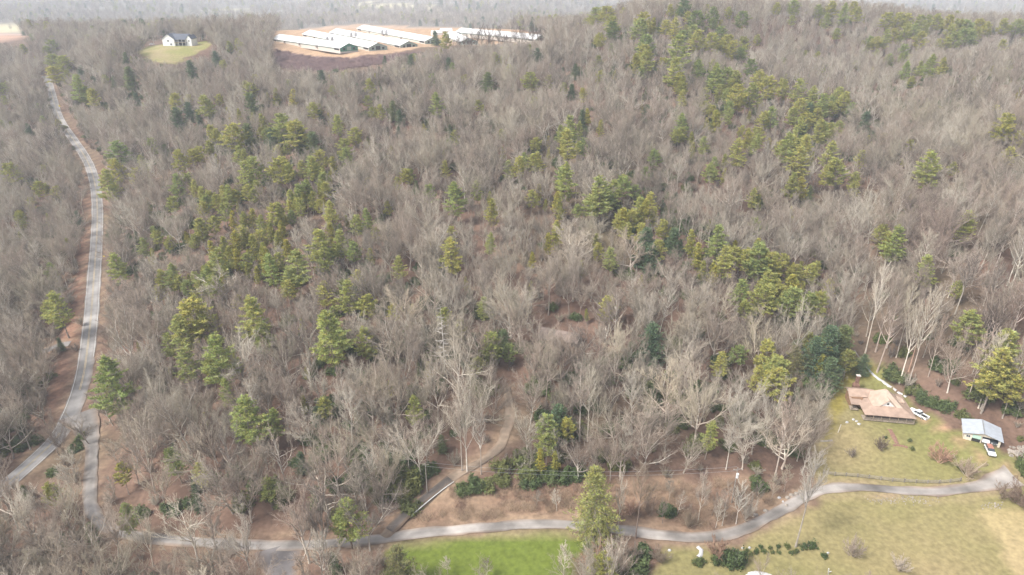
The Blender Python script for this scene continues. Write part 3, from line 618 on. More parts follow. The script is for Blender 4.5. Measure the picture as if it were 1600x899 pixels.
for rec in EV.replace('\n', ';').split(';'):
    px, py, wpx, k = rec.split(','); px = float(px); py = float(py); wpx = float(wpx); kind = EVK[k]; col = (1,1,1)
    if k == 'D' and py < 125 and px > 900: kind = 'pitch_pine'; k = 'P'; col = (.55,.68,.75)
    h = 16.0
    for _ in range(3):                   # height from the crown's width in the photograph
        x, y = ground(px, py, h); t = proj(x, y, float(hz(x, y))+h*.7)[2]
        h = min(max(wpx*t/FPX/CROWNW[kind], {'W':12,'P':9,'D':6.5,'Y':7.5,'H':9}[k]), {'W':27,'P':19,'D':17,'Y':14,'H':21}[k])
    x, y = ground(px, py, h)
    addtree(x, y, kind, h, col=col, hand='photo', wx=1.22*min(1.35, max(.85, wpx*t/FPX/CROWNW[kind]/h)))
    thick = 2 if (240 < px < 570 and 170 < py < 480) or (1080 < px < 1330 and 340 < py < 590) else 1 if (960 < px < 1340 and 15 < py < 230) or (820 < px < 1020 and 230 < py < 360) or py < 60 else 0
    for _ in range(thick):               # the pines stand in clumps
        if rng.random() < .46:
            an = rng.uniform(0, 6.283); rr = rng.uniform(3.5, 8); k2 = rng.choice(['pitch_pine','young_pine',kind]); x2, y2 = x+rr*math.cos(an), y+rr*math.sin(an)
            addtree(x2, y2, k2, {'white_pine':15,'pitch_pine':12,'evergreen':8,'young_pine':9,'hemlock':12}[k2]*rng.uniform(.75, 1.15), col=tuple(np.array(col)*rng.uniform(.75, 1.15)), hand='clump', wx=rng.uniform(1.05, 1.35))
# the broad feathery evergreen by the lane, its base seen at (930, 838)
def by_base(bx, by, tx, ty, kind, col=(1,1,1), wpx=None, var=None, note='photo'):
    x, y = ground(bx, by); z = float(hz(x, y)); lo, hi = 2.0, 45.0
    for _ in range(30):
        m = (lo+hi)/2; lo, hi = (m, hi) if proj(x, y, z+m)[1] > ty else (lo, m)
    h = lo; t = proj(x, y, z+h*.6)[2]
    wx = 1.0 if wpx is None else min(1.5, max(.55, wpx*t/FPX/CROWNW[kind]/h))
    addtree(x, y, kind, h, var=var, col=col, hand=note, wx=wx); TREES[-1]['tilt'] = (0, 0)
by_base(928, 840, 935, 726, 'hemlock', (1.5,1.5,1.15), wpx=100)
PALE = (1.35,1.35,1.35); GREYT = (1.15,1.17,1.2); BRN = (.85,.78,.74); PINK = (1.35,1.02,.90); DARKT = (.65,.62,.62)
BT = [(1243,855,1262,700,'tall',(.9,.9,.92),62),(993,842,1000,722,'tall',BRN,46),(965,832,968,730,'slender',PALE,30),(1090,818,1097,735,'slender',PALE,42),
 (1150,820,1140,752,'slender',GREYT,40),(1128,822,1122,755,'slender',GREYT,36),(484,880,446,764,'broad',PALE,86),(505,868,492,755,'broad',GREYT,56),(578,862,580,756,'forked',GREYT,74),(310,878,290,775,'crooked',PALE,76),
 (695,585,688,474,'snag',(1,1,1),34),(243,772,216,640,'forked',PALE,60),(730,738,737,590,'forked',PALE,56),(722,738,716,600,'tall',PALE,44),(752,742,752,640,'tall',GREYT,38),
 (348,772,330,640,'tall',BRN,50),(365,760,345,655,'crooked',GREYT,56),(448,755,424,660,'crooked',PALE,46),(545,745,538,662,'broad',PALE,50),(618,770,610,690,'broad',PALE,54),(585,775,590,690,'forked',GREYT,50),
 (905,690,895,560,'tall',GREYT,50),(918,690,925,575,'tall',PALE,40),(1085,700,1095,565,'broad',PALE,70),(1012,690,1008,610,'slender',PALE,36),(1160,735,1168,660,'crooked',PALE,44),(1210,750,1218,622,'tall',PALE,50),
 (1195,700,1200,600,'forked',GREYT,44),(1368,640-90,1395,425,'tall',PALE,42),(1352,552,1378,410,'tall',PALE,40),(1385,545,1412,430,'tall',PALE,40),(1400,560,1428,445,'tall',PALE,38),(1420,580,1445,470,'tall',PINK,40),
 (1405,600,1430,470,'tall',PALE,42),(1418,605,1450,450,'tall',PALE,42),(1512,625,1535,520,'tall',PALE,40),(1528,640,1556,520,'tall',PALE,40),(1450,590,1470,490,'slender',PALE,34),(1480,615,1500,520,'broad',PALE,46),
 (1570,640,1590,530,'tall',GREYT,40),(1315,560,1330,480,'slender',PALE,30),(1290,500,1310,430,'slender',PINK,30),(893,420,895,350,'broad',PALE,66),(985,430,985,360,'broad',PALE,60),(938,365,938,330,'broad',PALE,32),
 (1120,520,1122,450,'broad',PALE,54),(1083,535,1080,480,'broad',PALE,52),(1240,560,1250,475,'forked',PALE,46),(715,640,735,525,'broad',PALE,74),(835,600,850,510,'forked',PALE,60),(960,600,975,505,'broad',PALE,60),
 (610,500,612,455,'broad',PALE,50),(300,620,292,575,'broad',GREYT,50),(230,500,240,435,'broad',PALE,54),(350,480,352,410,'crooked',PALE,64),(1325,225,1326,178,'broad',PINK,32),
 (140,660+35,118,640,'crooked',DARKT,44),(92,712,85,650,'forked',DARKT,36),(105,720,98,655,'forked',DARKT,34),(30,830,10,700,'broad',PALE,56),(60,850,55,760,'broad',PALE,60),(110,840,105,760,'broad',PALE,56),
 (185,870,175,790,'broad',PALE,62),(240,885,235,800,'forked',PALE,60),(390,890,375,800,'broad',GREYT,62),(880,905,880,850,'slender',PALE,40),(930,895,925,845,'bush',PINK,60),(965,890,965,835,'bush',PALE,60),(700,898,690,868,'slender',PALE,36),
 (845,572,842,500,'broad',PALE,52),(880,575,886,508,'forked',PALE,46),(915,568,920,500,'broad',GREYT,52),(862,560,866,515,'slender',PALE,30),(712,88,708,60,'broad',GREYT,16),(760,905,770,870,'slender',PALE,36),(700,560,706,505,'broad',PALE,50),(560,650,566,590,'broad',GREYT,50),(640,740,648,650,'forked',PALE,48)]
for i, (bx, by, tx, ty) in enumerate([(1012,806,1014,770),(1035,818,1037,778),(1058,806,1060,768),(1075,826,1077,786),(1112,806,1115,764),(1118,826,1121,782),(1165,812,1169,768),(1182,796,1186,752),(1205,784,1210,742),(985,806,986,770),(1045,784,1047,746),(1100,788,1103,750),(1150,790,1154,750),(870,800,870,768),(838,792,838,764),(722,812,720,785),(1225,770,1231,725)]):
    by_base(bx, by, tx, ty, 'slender' if i % 3 else 'bush', (BRN, PINK, GREYT, (1,.9,.82))[i % 4], wpx=26)
SCR = [(735,80,733,50),(744,84,742,38),(752,84,750,46),(762,86,761,36),(770,80,771,50),(779,84,780,40),(788,78,788,48),(797,82,796,42),(806,78,807,48),(815,80,815,38),(823,76,823,46),(832,80,833,40),(842,76,842,42),(851,78,850,40),(716,84,714,56),(726,86,725,52)]
for i, (bx, by, tx, ty) in enumerate(SCR): by_base(bx, by, tx, ty, ('broad','forked','tall')[i % 3], (.42,.37,.35), wpx=19, note='screen')
for b in BT: by_base(b[0], b[1], b[2], b[3], b[4], b[5], wpx=b[6])

def FAMILY(k): return 'bare' if k in ('broad','tall','forked','slender','crooked','bush','snag') else 'evergreen'
# ---- the wood between them
CLEARPX = [  # lawns, tracks and roofs that no crown covers in the photograph
 [(600,842),(890,826),(900,850),(880,880),(660,890),(600,860)], [(1290,690),(1300,625),(1340,560),(1430,622),(1560,650),(1575,700),(1600,745),(1600,899),(1010,899),(1030,850),(1140,848),(1230,800),(1290,770)],
 [(640,822),(700,770),(790,760),(880,765),(870,805),(700,822)], [(990,760),(1170,770),(1215,795),(1120,830),(990,818)],
 [(700,755),(770,722),(798,690),(800,640),(786,640),(780,680),(740,710),(690,745)], [(605,840),(720,745),(700,738),(640,790),(590,838)],
 [(428,50),(560,36),(700,44),(850,53),(850,60),(740,66),(690,72),(560,92),(430,98)], [(215,84),(228,70),(255,58),(302,58),(330,66),(315,84),(262,98)],
 [(-5,52),(38,52),(38,66),(-5,68)], [(105,545),(135,545),(125,590),(105,640),(80,660),(80,600)], [(432,84),(545,94),(618,86),(592,100),(540,108),(440,104)], [(1320,600),(1420,610),(1440,660),(1330,660)],
 [(120,650),(160,650),(155,800),(132,800)], [(405,850),(600,838),(600,846),(405,860)],[(415,860),(465,860),(455,899),(425,899)]]
PXX, PXY = np.meshgrid(np.arange(-100, 1700, 2.0), np.arange(-40, 960, 2.0))
CLEARMASK = np.zeros(PXX.shape, bool)
for c in CLEARPX: CLEARMASK |= inpoly(np.array(c, float), PXX, PXY)
def near_line(pts, rad):
    for x, y in resample(np.array(pts, float), 5):
        r_ = rad(x, y)
        if r_: CLEARMASK[np.hypot(PXX-x, PXY-y) < r_] = True
near_line(ROADPX['main_road'][0], lambda x, y: 0 if 172 < y < 206 or y > 735 else 13 if y > 400 else 10 if y > 230 else 7)
near_line(ROADPX['gravel_lane'][0], lambda x, y: 9 if x > 590 else 5 if 150 < x < 260 else 0)
EVD = np.zeros(PXX.shape)               # how far off the photographed evergreens stand: no bare tree in front hides one
for t in TREES:
    if FAMILY(t['kind']) == 'bare' and t['kind'] not in ('snag',): continue
    if t['hand'] != 'photo': continue
    px, py, dd = proj(t['x'], t['y'], t['z']+t['h']*.70); rx = CROWNW[t['kind']]*t['h']*t['wx']*.5*FPX/dd; ry = t['h']*.26*FPX/dd
    m = ((PXX-px)/rx)**2 + ((PXY-py)/ry)**2 < 1; EVD[m] = np.maximum(EVD[m], dd)
def clear_of(x, y, h, wd, ev=False):
    z = float(hz(x, y))
    for f, m in ((1.0, .25), (.75, .42), (.5, .40), (.25, .2)):
        for s in (-1, 0, 1):
            px, py, t = proj(x+s*m*wd, y, z+f*h)
            i = int((py+40)/2); j = int((px+100)/2)
            if 0 <= i < CLEARMASK.shape[0] and 0 <= j < CLEARMASK.shape[1] and (CLEARMASK[i, j] or (ev and EVD[i, j] > t+1)): return False
    return True
OPEN = ['green','lawn','lawn2','pale','brush','shoulder','island','pad','bank','whitelawn','redcut','far1','far2','far3','far4']
def is_open(x, y):
    m = np.zeros(np.shape(x), bool)
    for k in OPEN: m |= inpoly(Z_[k], x, y)
    return m
def roaddist(x, y):
    i = np.clip(np.searchsorted(gx, x)-1, 0, NX-2); j = np.clip(np.searchsorted(gy, y)-1, 0, NY-2); return ROADDIST[j, i]
HANDXY = np.array([(t['x'], t['y']) for t in TREES]); HANDR = np.array([CROWNW[t['kind']]*t['h']*.42 for t in TREES])
def scatter(y0, y1, s, lim):
    out = []
    ys = np.arange(y0, y1, s)
    for r_, yy in enumerate(ys):
        xm = lim(yy); xs = np.arange(-xm, xm, s) + (s/2 if r_ % 2 else 0)
        out.append(np.c_[xs + nr.uniform(-.42, .42, len(xs))*s, yy + nr.uniform(-.42, .42, len(xs))*s])
    return np.concatenate(out)
cand = np.concatenate([scatter(72, 235, 5.3, lambda yy: .80*(yy+50)+45), scatter(235, 700, 6.0, lambda yy: .80*(yy+50)+45)])
mo = ~is_open(cand[:,0], cand[:,1]) & (roaddist(cand[:,0], cand[:,1]) > 2.5)
for c_, r_ in ((HOUSE, 16), (GARAGE, 10), (CABIN, 12), (WHITEH, 17)): mo &= np.hypot(cand[:,0]-c_[0], cand[:,1]-c_[1]) > r_
cand = cand[mo]
for x, y in cand:
    if (np.hypot(HANDXY[:,0]-x, HANDXY[:,1]-y) < HANDR*.85).any(): continue
    z = float(hz(x, y)); px, py, t = proj(x, y, z+12)
    right = px > 1330 or (px > 1050 and py < 140); top = py < 160
    q = rng.random()
    if right and py > 360:                # pole-stage hardwoods on the slope over the brown house
        if rng.random() < .40: continue
        kind = 'tall' if q < .6 else 'slender' if q < .85 else 'broad'
        h = rng.uniform(17, 25)
    elif top and px > 880: kind = 'slender' if q < .45 else 'tall' if q < .75 else 'forked'; h = rng.uniform(13, 19)
    else:
        if py > 430 and 620 < px < 1290: q = q*.8+.17
        kind = 'broad' if q < .50 else 'forked' if q < .68 else 'tall' if q < .80 else 'slender' if q < .92 else 'crooked'
        h = rng.uniform(12, 20.5) if kind != 'slender' else rng.uniform(8, 14)
    if 200 < py-0 and 560 < py and 640 < px < 1290 and rng.random() < .15: continue      # the thinner wood above the lane
    g = vnoise(x, y, 55, 4)
    col = np.array((1,1,1)) * rng.uniform(.82, 1.2)
    if right or top: col = col*np.array((1.0,.93,.95))
    if rng.random() < .07: col = col*np.array((1.3,1.28,1.25))
    if rng.random() < .10 + .25*max(0, g-.6) and not (right and py > 300):
        kind = rng.choice(['pitch_pine','young_pine','evergreen','evergreen']); h = {'pitch_pine':12,'young_pine':8,'evergreen':6}[kind]*rng.uniform(.7, 1.2); col = np.array((1,1,1))
    wd = CROWNW[kind]*h
    bare = FAMILY(kind) == 'bare'
    for _ in range(4):
        if clear_of(x, y, h, wd, bare): break
        h *= .72; wd *= .72
    else: continue
    if h < 4.5: continue
    addtree(x, y, kind, h, col=tuple(col))
# ---- evergreen undergrowth (laurel thickets) and dead brush
SHRUBS = []
TH = [(405,765,5,3.0),(428,772,5,3.2),(440,790,4.5,3),(380,790,5,3),(330,755,4,2.5),(365,748,4,2.6),(620,752,6,4),(640,762,6,4.2),(655,745,5,3.4),(598,778,5,3.0),(628,730,5,3.4),(590,740,4,2.6),(300,790,4,2.5),(270,800,4,2.4),(225,805,3.5,2.2),
      (725,770,4,2.6),(742,762,4,2.6),(765,765,4,2.4),(785,755,4,2.4),(860,745,4.5,2.6),(885,752,4.5,3),(905,740,4,2.6),(830,758,4,2.4),(520,760,4,2.4),(480,690,4,2.4),(510,715,4,2.6),(1005,865,4,2.4),(1042,802,4,2.6),
      (1185,765,3.5,2.8),(1230,590,3,2),(1285,620,4.5,3),(1292,600,4,3),(1375,535,3.5,2.6),(1385,535,3,2.2),(1392,590,4.5,3.6),(1440,625,4,2.3),(1462,635,4,2.4),(1478,640,4,2.4),(1500,652,3.4,2.2),(1425,615,4,2.6),(1448,632,3.6,2.2),
      (1597,735,4,5),(1147,882,4.4,4.4),(1123,878,3,2),(1093,882,2,1.6),(1180,755,3,2),(640,800,4,2.6),(585,760,4,2.6),(120,705,3.5,2),(128,690,3,2)]
for px, py, wdt, h in TH:
    x, y = ground(px, py); SHRUBS.append((x, y, h, wdt/3.3/(h/2.6), 'photo', px, py))
cs = scatter(78, 560, 5.0, lambda yy: .80*(yy+50)+30)
mo = ~is_open(cs[:,0], cs[:,1]) & (roaddist(cs[:,0], cs[:,1]) > 2.5); cs = cs[mo]
dens = sstep(.45, .75, vnoise(cs[:,0], cs[:,1], 34, 11))*.55 + .05
for (x, y), dd in zip(cs, dens):
    if rng.random() < dd:
        h = rng.uniform(1.0, 3.2)
        if clear_of(x, y, h, 3): SHRUBS.append((x, y, h, rng.uniform(.8, 1.9), None, 0, 0))

# ---------------------------------------------------------------- which trees stand alone as objects: the largest in the picture, 300 of a kind
def in_view(t):
    px, py, d = proj(t['x'], t['y'], t['z']+t['h']*.6); px0, py0, d0 = proj(t['x'], t['y'], t['z']+t['h'])
    return d > 0 and -15 < px < 1615 and py > -4 and py0 < 905, px, py, t['h']*CROWNW[t['kind']]*t['wx']**.5/max(d, 1)*FPX
for t in TREES: t['vis'], t['px'], t['py'], t['size'] = in_view(t)
FAM = lambda k: 'bare' if k in ('broad','tall','forked','slender','crooked','bush','snag') else 'evergreen'
CAP = 300
for fam in ('bare', 'evergreen'):
    L = sorted([t for t in TREES if FAM(t['kind']) == fam and t['vis']], key=lambda t: -(t['size']*(4 if t['hand'] == 'screen' else 1.5 if t['hand'] == 'photo' else 1)))
    for i, t in enumerate(L): t['solo'] = i < CAP
NAME = {'broad':'bare_tree','tall':'bare_tree','forked':'bare_tree','slender':'bare_tree','crooked':'bare_tree','bush':'bare_shrub','snag':'dead_tree','white_pine':'pine_tree','pitch_pine':'pine_tree','young_pine':'pine_tree','evergreen':'cedar_tree','hemlock':'hemlock_tree'}
CATN = {'bare_tree':'bare tree','bare_shrub':'bare shrub','dead_tree':'dead tree','pine_tree':'pine tree','cedar_tree':'cedar tree','hemlock_tree':'hemlock tree'}
FORM = {'broad':'broad-crowned','tall':'tall straight','forked':'forked','slender':'slender','crooked':'crooked','bush':'round','snag':'white dead','white_pine':'feathery yellow-green','pitch_pine':'olive-green','young_pine':'narrow yellow-olive','evergreen':'dark green','hemlock':'grey-green feathery'}
# where in the place a tree stands, by its foot in the picture
def place(t):
    px, py, d = proj(t['x'], t['y'], t['z']); x = px
    rd = [(-80,835),(0,767),(92,683),(138,545),(151,400),(150,285),(110,212),(82,150),(70,118)]
    ys = [p[1] for p in rd][::-1]; xs = [p[0] for p in rd][::-1]; rx = float(np.interp(py, ys, xs))
    if py > 835 and x < 400: return 'in the bottom left corner'
    if x < rx and py < 850:
        return ("below the main road's bend" if py > 660 else 'left of the driveway mouth' if py > 540 else "by the main road's red verge" if py > 430 else 'left of the straight main road' if py > 330 else "left of the main road's far bend" if py > 215 else "left of the main road's top end")
    if py > 835: return 'beside the paved drive' if x < 600 else 'below the lane, by the green field' if x < 960 else 'below the lane, at the lawn edge'
    if x < rx + 90 and py < 760: return ('beside the road junction' if py > 600 else 'right of the straight main road' if py > 320 else 'right of the far road bend')
    if py > 745 and x < 620: return 'just above the left lane'
    if py > 690 and 600 <= x < 800: return 'left of the dirt track' if x < 735 else 'inside the bend of the dirt track'
    if py > 690 and x < 1300: return 'on the brown bank above the lane'
    if x > 1290 and py > 600: return 'around the lawn and brown-roofed house'
    if x > 1330 and py > 480: return 'behind the grey-roofed garage' if x > 1470 else 'behind the brown-roofed house'
    if x > 1330 and py > 300: return 'on the slope over the garage' if x > 1470 else 'in the hollow over the brown-roofed house'
    if py < 130: return ('around the white house' if x < 400 else 'below the white barns' if x < 860 else 'on the hilltop ridge' if x < 1180 else 'on the far right ridge')
    if x > 1180 and py < 300: return 'under the far right ridge' if x > 1350 else 'on the pine-topped spur'
    b = 'on the low slope ' if py > 600 else 'on the middle slope ' if py > 430 else 'on the upper slope ' if py > 260 else 'on the top slope '
    c = ('near the main road' if x < 420 else 'under the barns' if x < 620 else 'over the dirt track' if x < 830 else 'by the hidden cabin' if x < 1000 and 430 < py < 700 else 'under the hilltop' if x < 1080 else 'left of the house')
    return b + c
ORD = 'first second third fourth fifth sixth seventh eighth ninth tenth eleventh twelfth thirteenth fourteenth fifteenth sixteenth seventeenth eighteenth nineteenth twentieth'.split()
def tone(t):
    s = sum(t['col'])/3
    if FAM(t['kind']) == 'evergreen': return ''
    return 'pale' if s > 1.12 else 'dark' if s < .9 else 'grey'
solo = [t for t in TREES if t.get('solo')]
bins = {}
for t in solo:
    d = proj(t['x'], t['y'], t['z']+t['h']*.6); size = 'big ' if t['size'] > 46 else 'small ' if t['size'] < 22 else ''
    nm = NAME[t['kind']]; noun = {'bare_tree':'bare hardwood','bare_shrub':'bare shrub','dead_tree':'tree','pine_tree':'pine','cedar_tree':'evergreen','hemlock_tree':'conifer'}[nm]
    t['desc'] = ' '.join((size + tone(t) + ' ' + FORM[t['kind']] + ' ' + noun).split()); t['place'] = place(t)
    bins.setdefault((t['desc'], t['place']), []).append(t)
for (desc, pl), L in bins.items():
    L.sort(key=lambda t: t['px'])
    for i, t in enumerate(L):
        if len(L) == 1: t['label'] = desc + ' ' + pl
        elif len(L) == 2: t['label'] = desc + ' ' + pl + (', left one' if i == 0 else ', right one')
        elif i < 20: t['label'] = desc + ' ' + pl + (', leftmost' if i == 0 else ', rightmost' if i == len(L)-1 else ', %s from left' % ORD[i])
        else: t['label'] = desc + ' ' + pl + ', %s from right' % ORD[min(19, len(L)-1-i)]
GROUP = {'bare_tree':'bare hardwoods of the wood','pine_tree':'pines of the wood','cedar_tree':'dark evergreens of the wood'}
FIRST = {}
def plant(t, name, label, cat, group):
    pr = PROTO[t['kind']][t['var']]; s = t['h']/pr['H']
    e = empty(name, (t['x'], t['y'], t['z']), t['rz'], (s*t['wx'], s*t['wx'], s)); e.rotation_euler = (*t.get('tilt', (0, 0)), t['rz']); tag(e, label, cat, group)
    isb = t['kind'] in ('shrub','boxwood')
    for key, pn in (('trunk', 'stem' if isb else 'trunk'), ('crown', 'foliage' if isb else 'crown')):
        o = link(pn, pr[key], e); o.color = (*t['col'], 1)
        FIRST.setdefault((t['kind'], t['var'], key), o)
    return e
for t in solo: plant(t, NAME[t['kind']], t['label'], CATN[NAME[t['kind']]], GROUP.get(NAME[t['kind']]))
# shrubs seen one by one
SN = 0
SL = {}
for x, y, h, wx, hand, px, py in SHRUBS:
    if not hand: continue
    t = dict(x=x, y=y, z=float(hz(x, y)), kind='shrub', var=SN % 3, h=h, rz=SN*1.7, wx=wx, col=(1.25,1.2,1) if px > 1300 and py < 540 and px < 1400 else (1,1,1)); SN += 1
    pl = place(t); 
    if (px, py) == (1147,882): lab = 'big round dark green shrub below the lane by the white streak'
    elif (px, py) == (1597,735): lab = 'tall dark green shrub at the right edge beyond the end of the lane'
    elif (px, py) == (1392,590): lab = 'round grey-green shrub uphill of the long white strip'
    else: lab = None
    SL.setdefault(pl, []).append((px, t, lab))
for pl, L in SL.items():
    L.sort(key=lambda a: a[0])
    for i, (px, t, lab) in enumerate(L):
        if not lab: lab = 'leafy dark green shrub ' + pl + ('' if len(L) == 1 else ', leftmost' if i == 0 else ', rightmost' if i == len(L)-1 else ', %s from left' % ORD[min(i, 19)])
        plant(t, 'evergreen_shrub', lab, 'evergreen shrub', 'evergreen shrubs under the trees')
BX = [(1168,862,.9),(1172,867,1),(1180,866,.9),(1183,860,.7),(1188,857,.9),(1193,865,.8),(1204,858,.9),(1207,864,.7),(1215,856,.8),(1217,865,.9),(1229,856,1.2),(1236,866,.8),(1245,864,1.1),(1255,857,1.3),(1266,857,1.6),(1277,858,.7),(1287,870,1.3),(1093,880,1.2),(1422,691,1.1),(1425,702,1.0),(1383,686,.7),(1546,712-0,.9),(1498,733,1.1)]
for i, (px, py, h) in enumerate(BX):
    x, y = ground(px, py); t = dict(x=x, y=y, z=float(hz(x, y)), kind='boxwood', var=i % 2, h=h*(.85+.3*(i % 3)/2), rz=i*2.1, wx=.8, col=(1.0,1.05,1.0))
    if px == 1093: lab = 'small round bush below the white streak'
    elif px == 1422: lab = 'clipped round bush on the lawn, upper of two near the stone path'
    elif px == 1425: lab = 'clipped round bush on the lawn, lower of two near the stone path'
    elif px == 1383: lab = 'tiny bush beside the bare shrub in front of the brown-roofed house'
    elif px == 1546: lab = 'small bush in front of the parked car'
    elif px == 1498: lab = 'low bush at the foot of a bare lawn tree'
    else: lab = 'low round bush in the bed under the tall bare tree, %s' % ('leftmost' if i == 0 else 'rightmost' if i == 16 else '%s from left' % ORD[i])
    plant(t, 'round_bush', lab, 'bush', 'round bushes of the planted bed' if i < 17 else None)
SB = [(1332,872,'bush',6.5,5.2,PALE,'large hazy grey bare shrub on the lower lawn, left of the smaller one'),(1404,893,'bush',5,4.6,PALE,'hazy grey bare shrub at the bottom edge of the lower lawn'),(1374,702,'bush',4.5,4.6,BRN,'brownish bare shrub in front of the brown-roofed house'),
      (1330,716,'bush',4,3.0,PALE,'thin pale bare shrub at the left of the upper lawn'),(1466,724,'bush',6.5,7.5,PINK,'wide bare lawn shrub, left of the pair above the end of the lane'),(1509,745,'bush',7,7,(1.05,.95,.9),'wide bare lawn shrub, right of the pair above the end of the lane'),
      (1120,872,'bush',6,6.5,PINK,'wide brown bare shrub between the lane and the dark round shrub'),(1590,790,'bush',7,9,BRN,'big brown bare thicket below the end of the lane'),(1570,780,'bush',5,6,BRN,'brown bare shrub left of the big thicket below the lane end'),
      (1030,880,'bush',4.5,5,BRN,'brown bare shrub at the bottom left of the lawn')]
for px, py, k, h, wm, col, lab in SB:
    x, y = ground(px, py); t = dict(x=x, y=y, z=float(hz(x, y)), kind=k, var=SN % 2, h=h, rz=SN*.9, wx=wm/(1.2*h)*1.1, col=col); SN += 1
    plant(t, 'bare_shrub', lab, 'bare shrub', 'bare shrubs on the lawns')

# ---------------------------------------------------------------- the rest of the wood: one counted-out mass per kind
def mass(name, label, cat, recs, sources):
    """recs: (x,y,z,rz,sx,sz,source index); sources: list of lists of objects whose meshes make one plant"""
    a = np.array(recs, float); me = bpy.data.meshes.new(name); me.vertices.add(len(a)); me.vertices.foreach_set('co', a[:,:3].astype(np.float32).ravel())
    for nm, tp, d in (('turn','FLOAT_VECTOR',np.c_[nr.normal(0,.05,len(a)),nr.normal(0,.05,len(a)),a[:,3]]), ('size','FLOAT_VECTOR',np.c_[a[:,4],a[:,4],a[:,5]]), ('pick','INT',a[:,6].astype(np.int32))):
        at = me.attributes.new(nm, tp, 'POINT'); at.data.foreach_set('vector' if 'VEC' in tp else 'value', np.ascontiguousarray(d, np.float32 if 'VEC' in tp else np.int32).ravel())
    o = link(name, me); tag(o, label, cat, kind='stuff')
    g = bpy.data.node_groups.new(name, 'GeometryNodeTree'); L = g.links.new
    g.interface.new_socket('Geometry', in_out='INPUT', socket_type='NodeSocketGeometry'); g.interface.new_socket('Geometry', in_out='OUTPUT', socket_type='NodeSocketGeometry')
    gi = g.nodes.new('NodeGroupInput'); go = g.nodes.new('NodeGroupOutput')
    jn = []
    def attr(nm, tp):
        n_ = g.nodes.new('GeometryNodeInputNamedAttribute'); n_.data_type = tp; n_.inputs[0].default_value = nm; return n_.outputs[0]
    pick = attr('pick', 'INT'); turn = attr('turn', 'FLOAT_VECTOR'); size = attr('size', 'FLOAT_VECTOR')
    er = g.nodes.new('FunctionNodeEulerToRotation'); L(turn, er.inputs[0])
    out = g.nodes.new('GeometryNodeJoinGeometry')
    for i, srcs in enumerate(sources):
        j = g.nodes.new('GeometryNodeJoinGeometry')
        for s_ in srcs:
            n_ = g.nodes.new('GeometryNodeObjectInfo'); n_.transform_space = 'ORIGINAL'; n_.inputs['Object'].default_value = s_; L(n_.outputs['Geometry'], j.inputs[0])
        c = g.nodes.new('FunctionNodeCompare'); c.data_type = 'INT'; c.operation = 'EQUAL'
        ii = [s_ for s_ in c.inputs if s_.enabled and s_.type == 'INT']; L(pick, ii[0]); ii[1].default_value = i
        ip = g.nodes.new('GeometryNodeInstanceOnPoints'); L(gi.outputs[0], ip.inputs['Points']); L(c.outputs[0], ip.inputs['Selection']); L(j.outputs[0], ip.inputs['Instance'])
        L(er.outputs[0], ip.inputs['Rotation']); L(size, ip.inputs['Scale']); L(ip.outputs[0], out.inputs[0])
    L(out.outputs[0], go.inputs[0]); md = o.modifiers.new('wood', 'NODES'); md.node_group = g
    return o
def rest(kinds, trees, name, label, cat):
    src = []; ix = {}
    for k in kinds:
        for v in range(len(PROTO[k])):
            q = [FIRST[(k, v, key)] for key in ('trunk','crown') if (k, v, key) in FIRST]
            if q: ix[(k, v)] = len(src); src.append(q)
    recs = []
    for t in trees:
        if (t['kind'], t['var']) not in ix: continue
        s = t['h']/PROTO[t['kind']][0]['H']; recs.append((t['x'], t['y'], t['z'], t['rz'], s*t['wx'], s, ix[(t['kind'], t['var'])]))
    return mass(name, label, cat, recs, src)
left = [t for t in TREES if not t.get('solo')]
BK = ('broad','tall','forked','slender','crooked'); EK = ('white_pine','pitch_pine','young_pine','evergreen')
rest(BK, [t for t in left if t['kind'] in BK], 'bare_wood', 'mass of leafless grey-brown hardwoods covering the slopes between the single trees', 'woodland')
rest(EK, [t for t in left if t['kind'] in EK], 'pine_wood', 'scattered small pines and evergreens deep among the leafless wood', 'woodland')
und = [dict(x=x, y=y, z=float(hz(x, y)), kind='shrub', var=rng.randrange(3), h=h, rz=rng.uniform(0, 6.28), wx=wx) for x, y, h, wx, hand, *_ in SHRUBS if not hand]
rest(('shrub',), und, 'undergrowth', 'dark green laurel undergrowth on the wood floor', 'undergrowth')
cs = scatter(74, 640, 4.6, lambda yy: .80*(yy+50)+30); cs = cs[~is_open(cs[:,0], cs[:,1]) & (roaddist(cs[:,0], cs[:,1]) > 1.5)]
sap = []
for x, y in cs:
    h = rng.uniform(2.2, 5.5)
    if rng.random() < .42 and clear_of(x, y, h, 3, True): sap.append(dict(x=x, y=y, z=float(hz(x, y)), kind='bush', var=rng.randrange(2), h=h, rz=rng.uniform(0, 6.28), wx=rng.uniform(.6, 1.0)))
THICKET = sap
# woods beyond the barns and the ridge, out to where the air hides them
farT = []
def far_scatter(y0, y1, s, hs):
    for x, y in scatter(y0, y1, s, lambda yy: .80*yy+120):
        if is_open(np.array([x]), np.array([y]))[0] or (y < 1500 and vnoise(x, y, 150, 7) > .70): continue
        z = float(hz(x, y)); ev = rng.random() < .10+.5*max(0, float(vnoise(x, y, 120, 2))-.55)
        if ev: farT.append(dict(x=x, y=y, z=z, kind=rng.choice(['white_pine','pitch_pine','evergreen']), h=rng.uniform(11, 19)*hs, wx=1.25, rz=rng.uniform(0, 6.28)))
        else: farT.append(dict(x=x, y=y, z=z, kind=rng.choice(['broad','forked','tall','slender']), h=rng.uniform(14, 20)*hs, wx=1.15, rz=rng.uniform(0, 6.28)))
        t = farT[-1]; t['var'] = rng.randrange(len(PROTO[t['kind']]))
        if y < 1000 and not clear_of(x, y, t['h'], 6): farT.pop()
far_scatter(700, 1150, 9.0, 1.0); far_scatter(1150, 1900, 14, 1.1); far_scatter(1900, 3600, 27, 1.35)
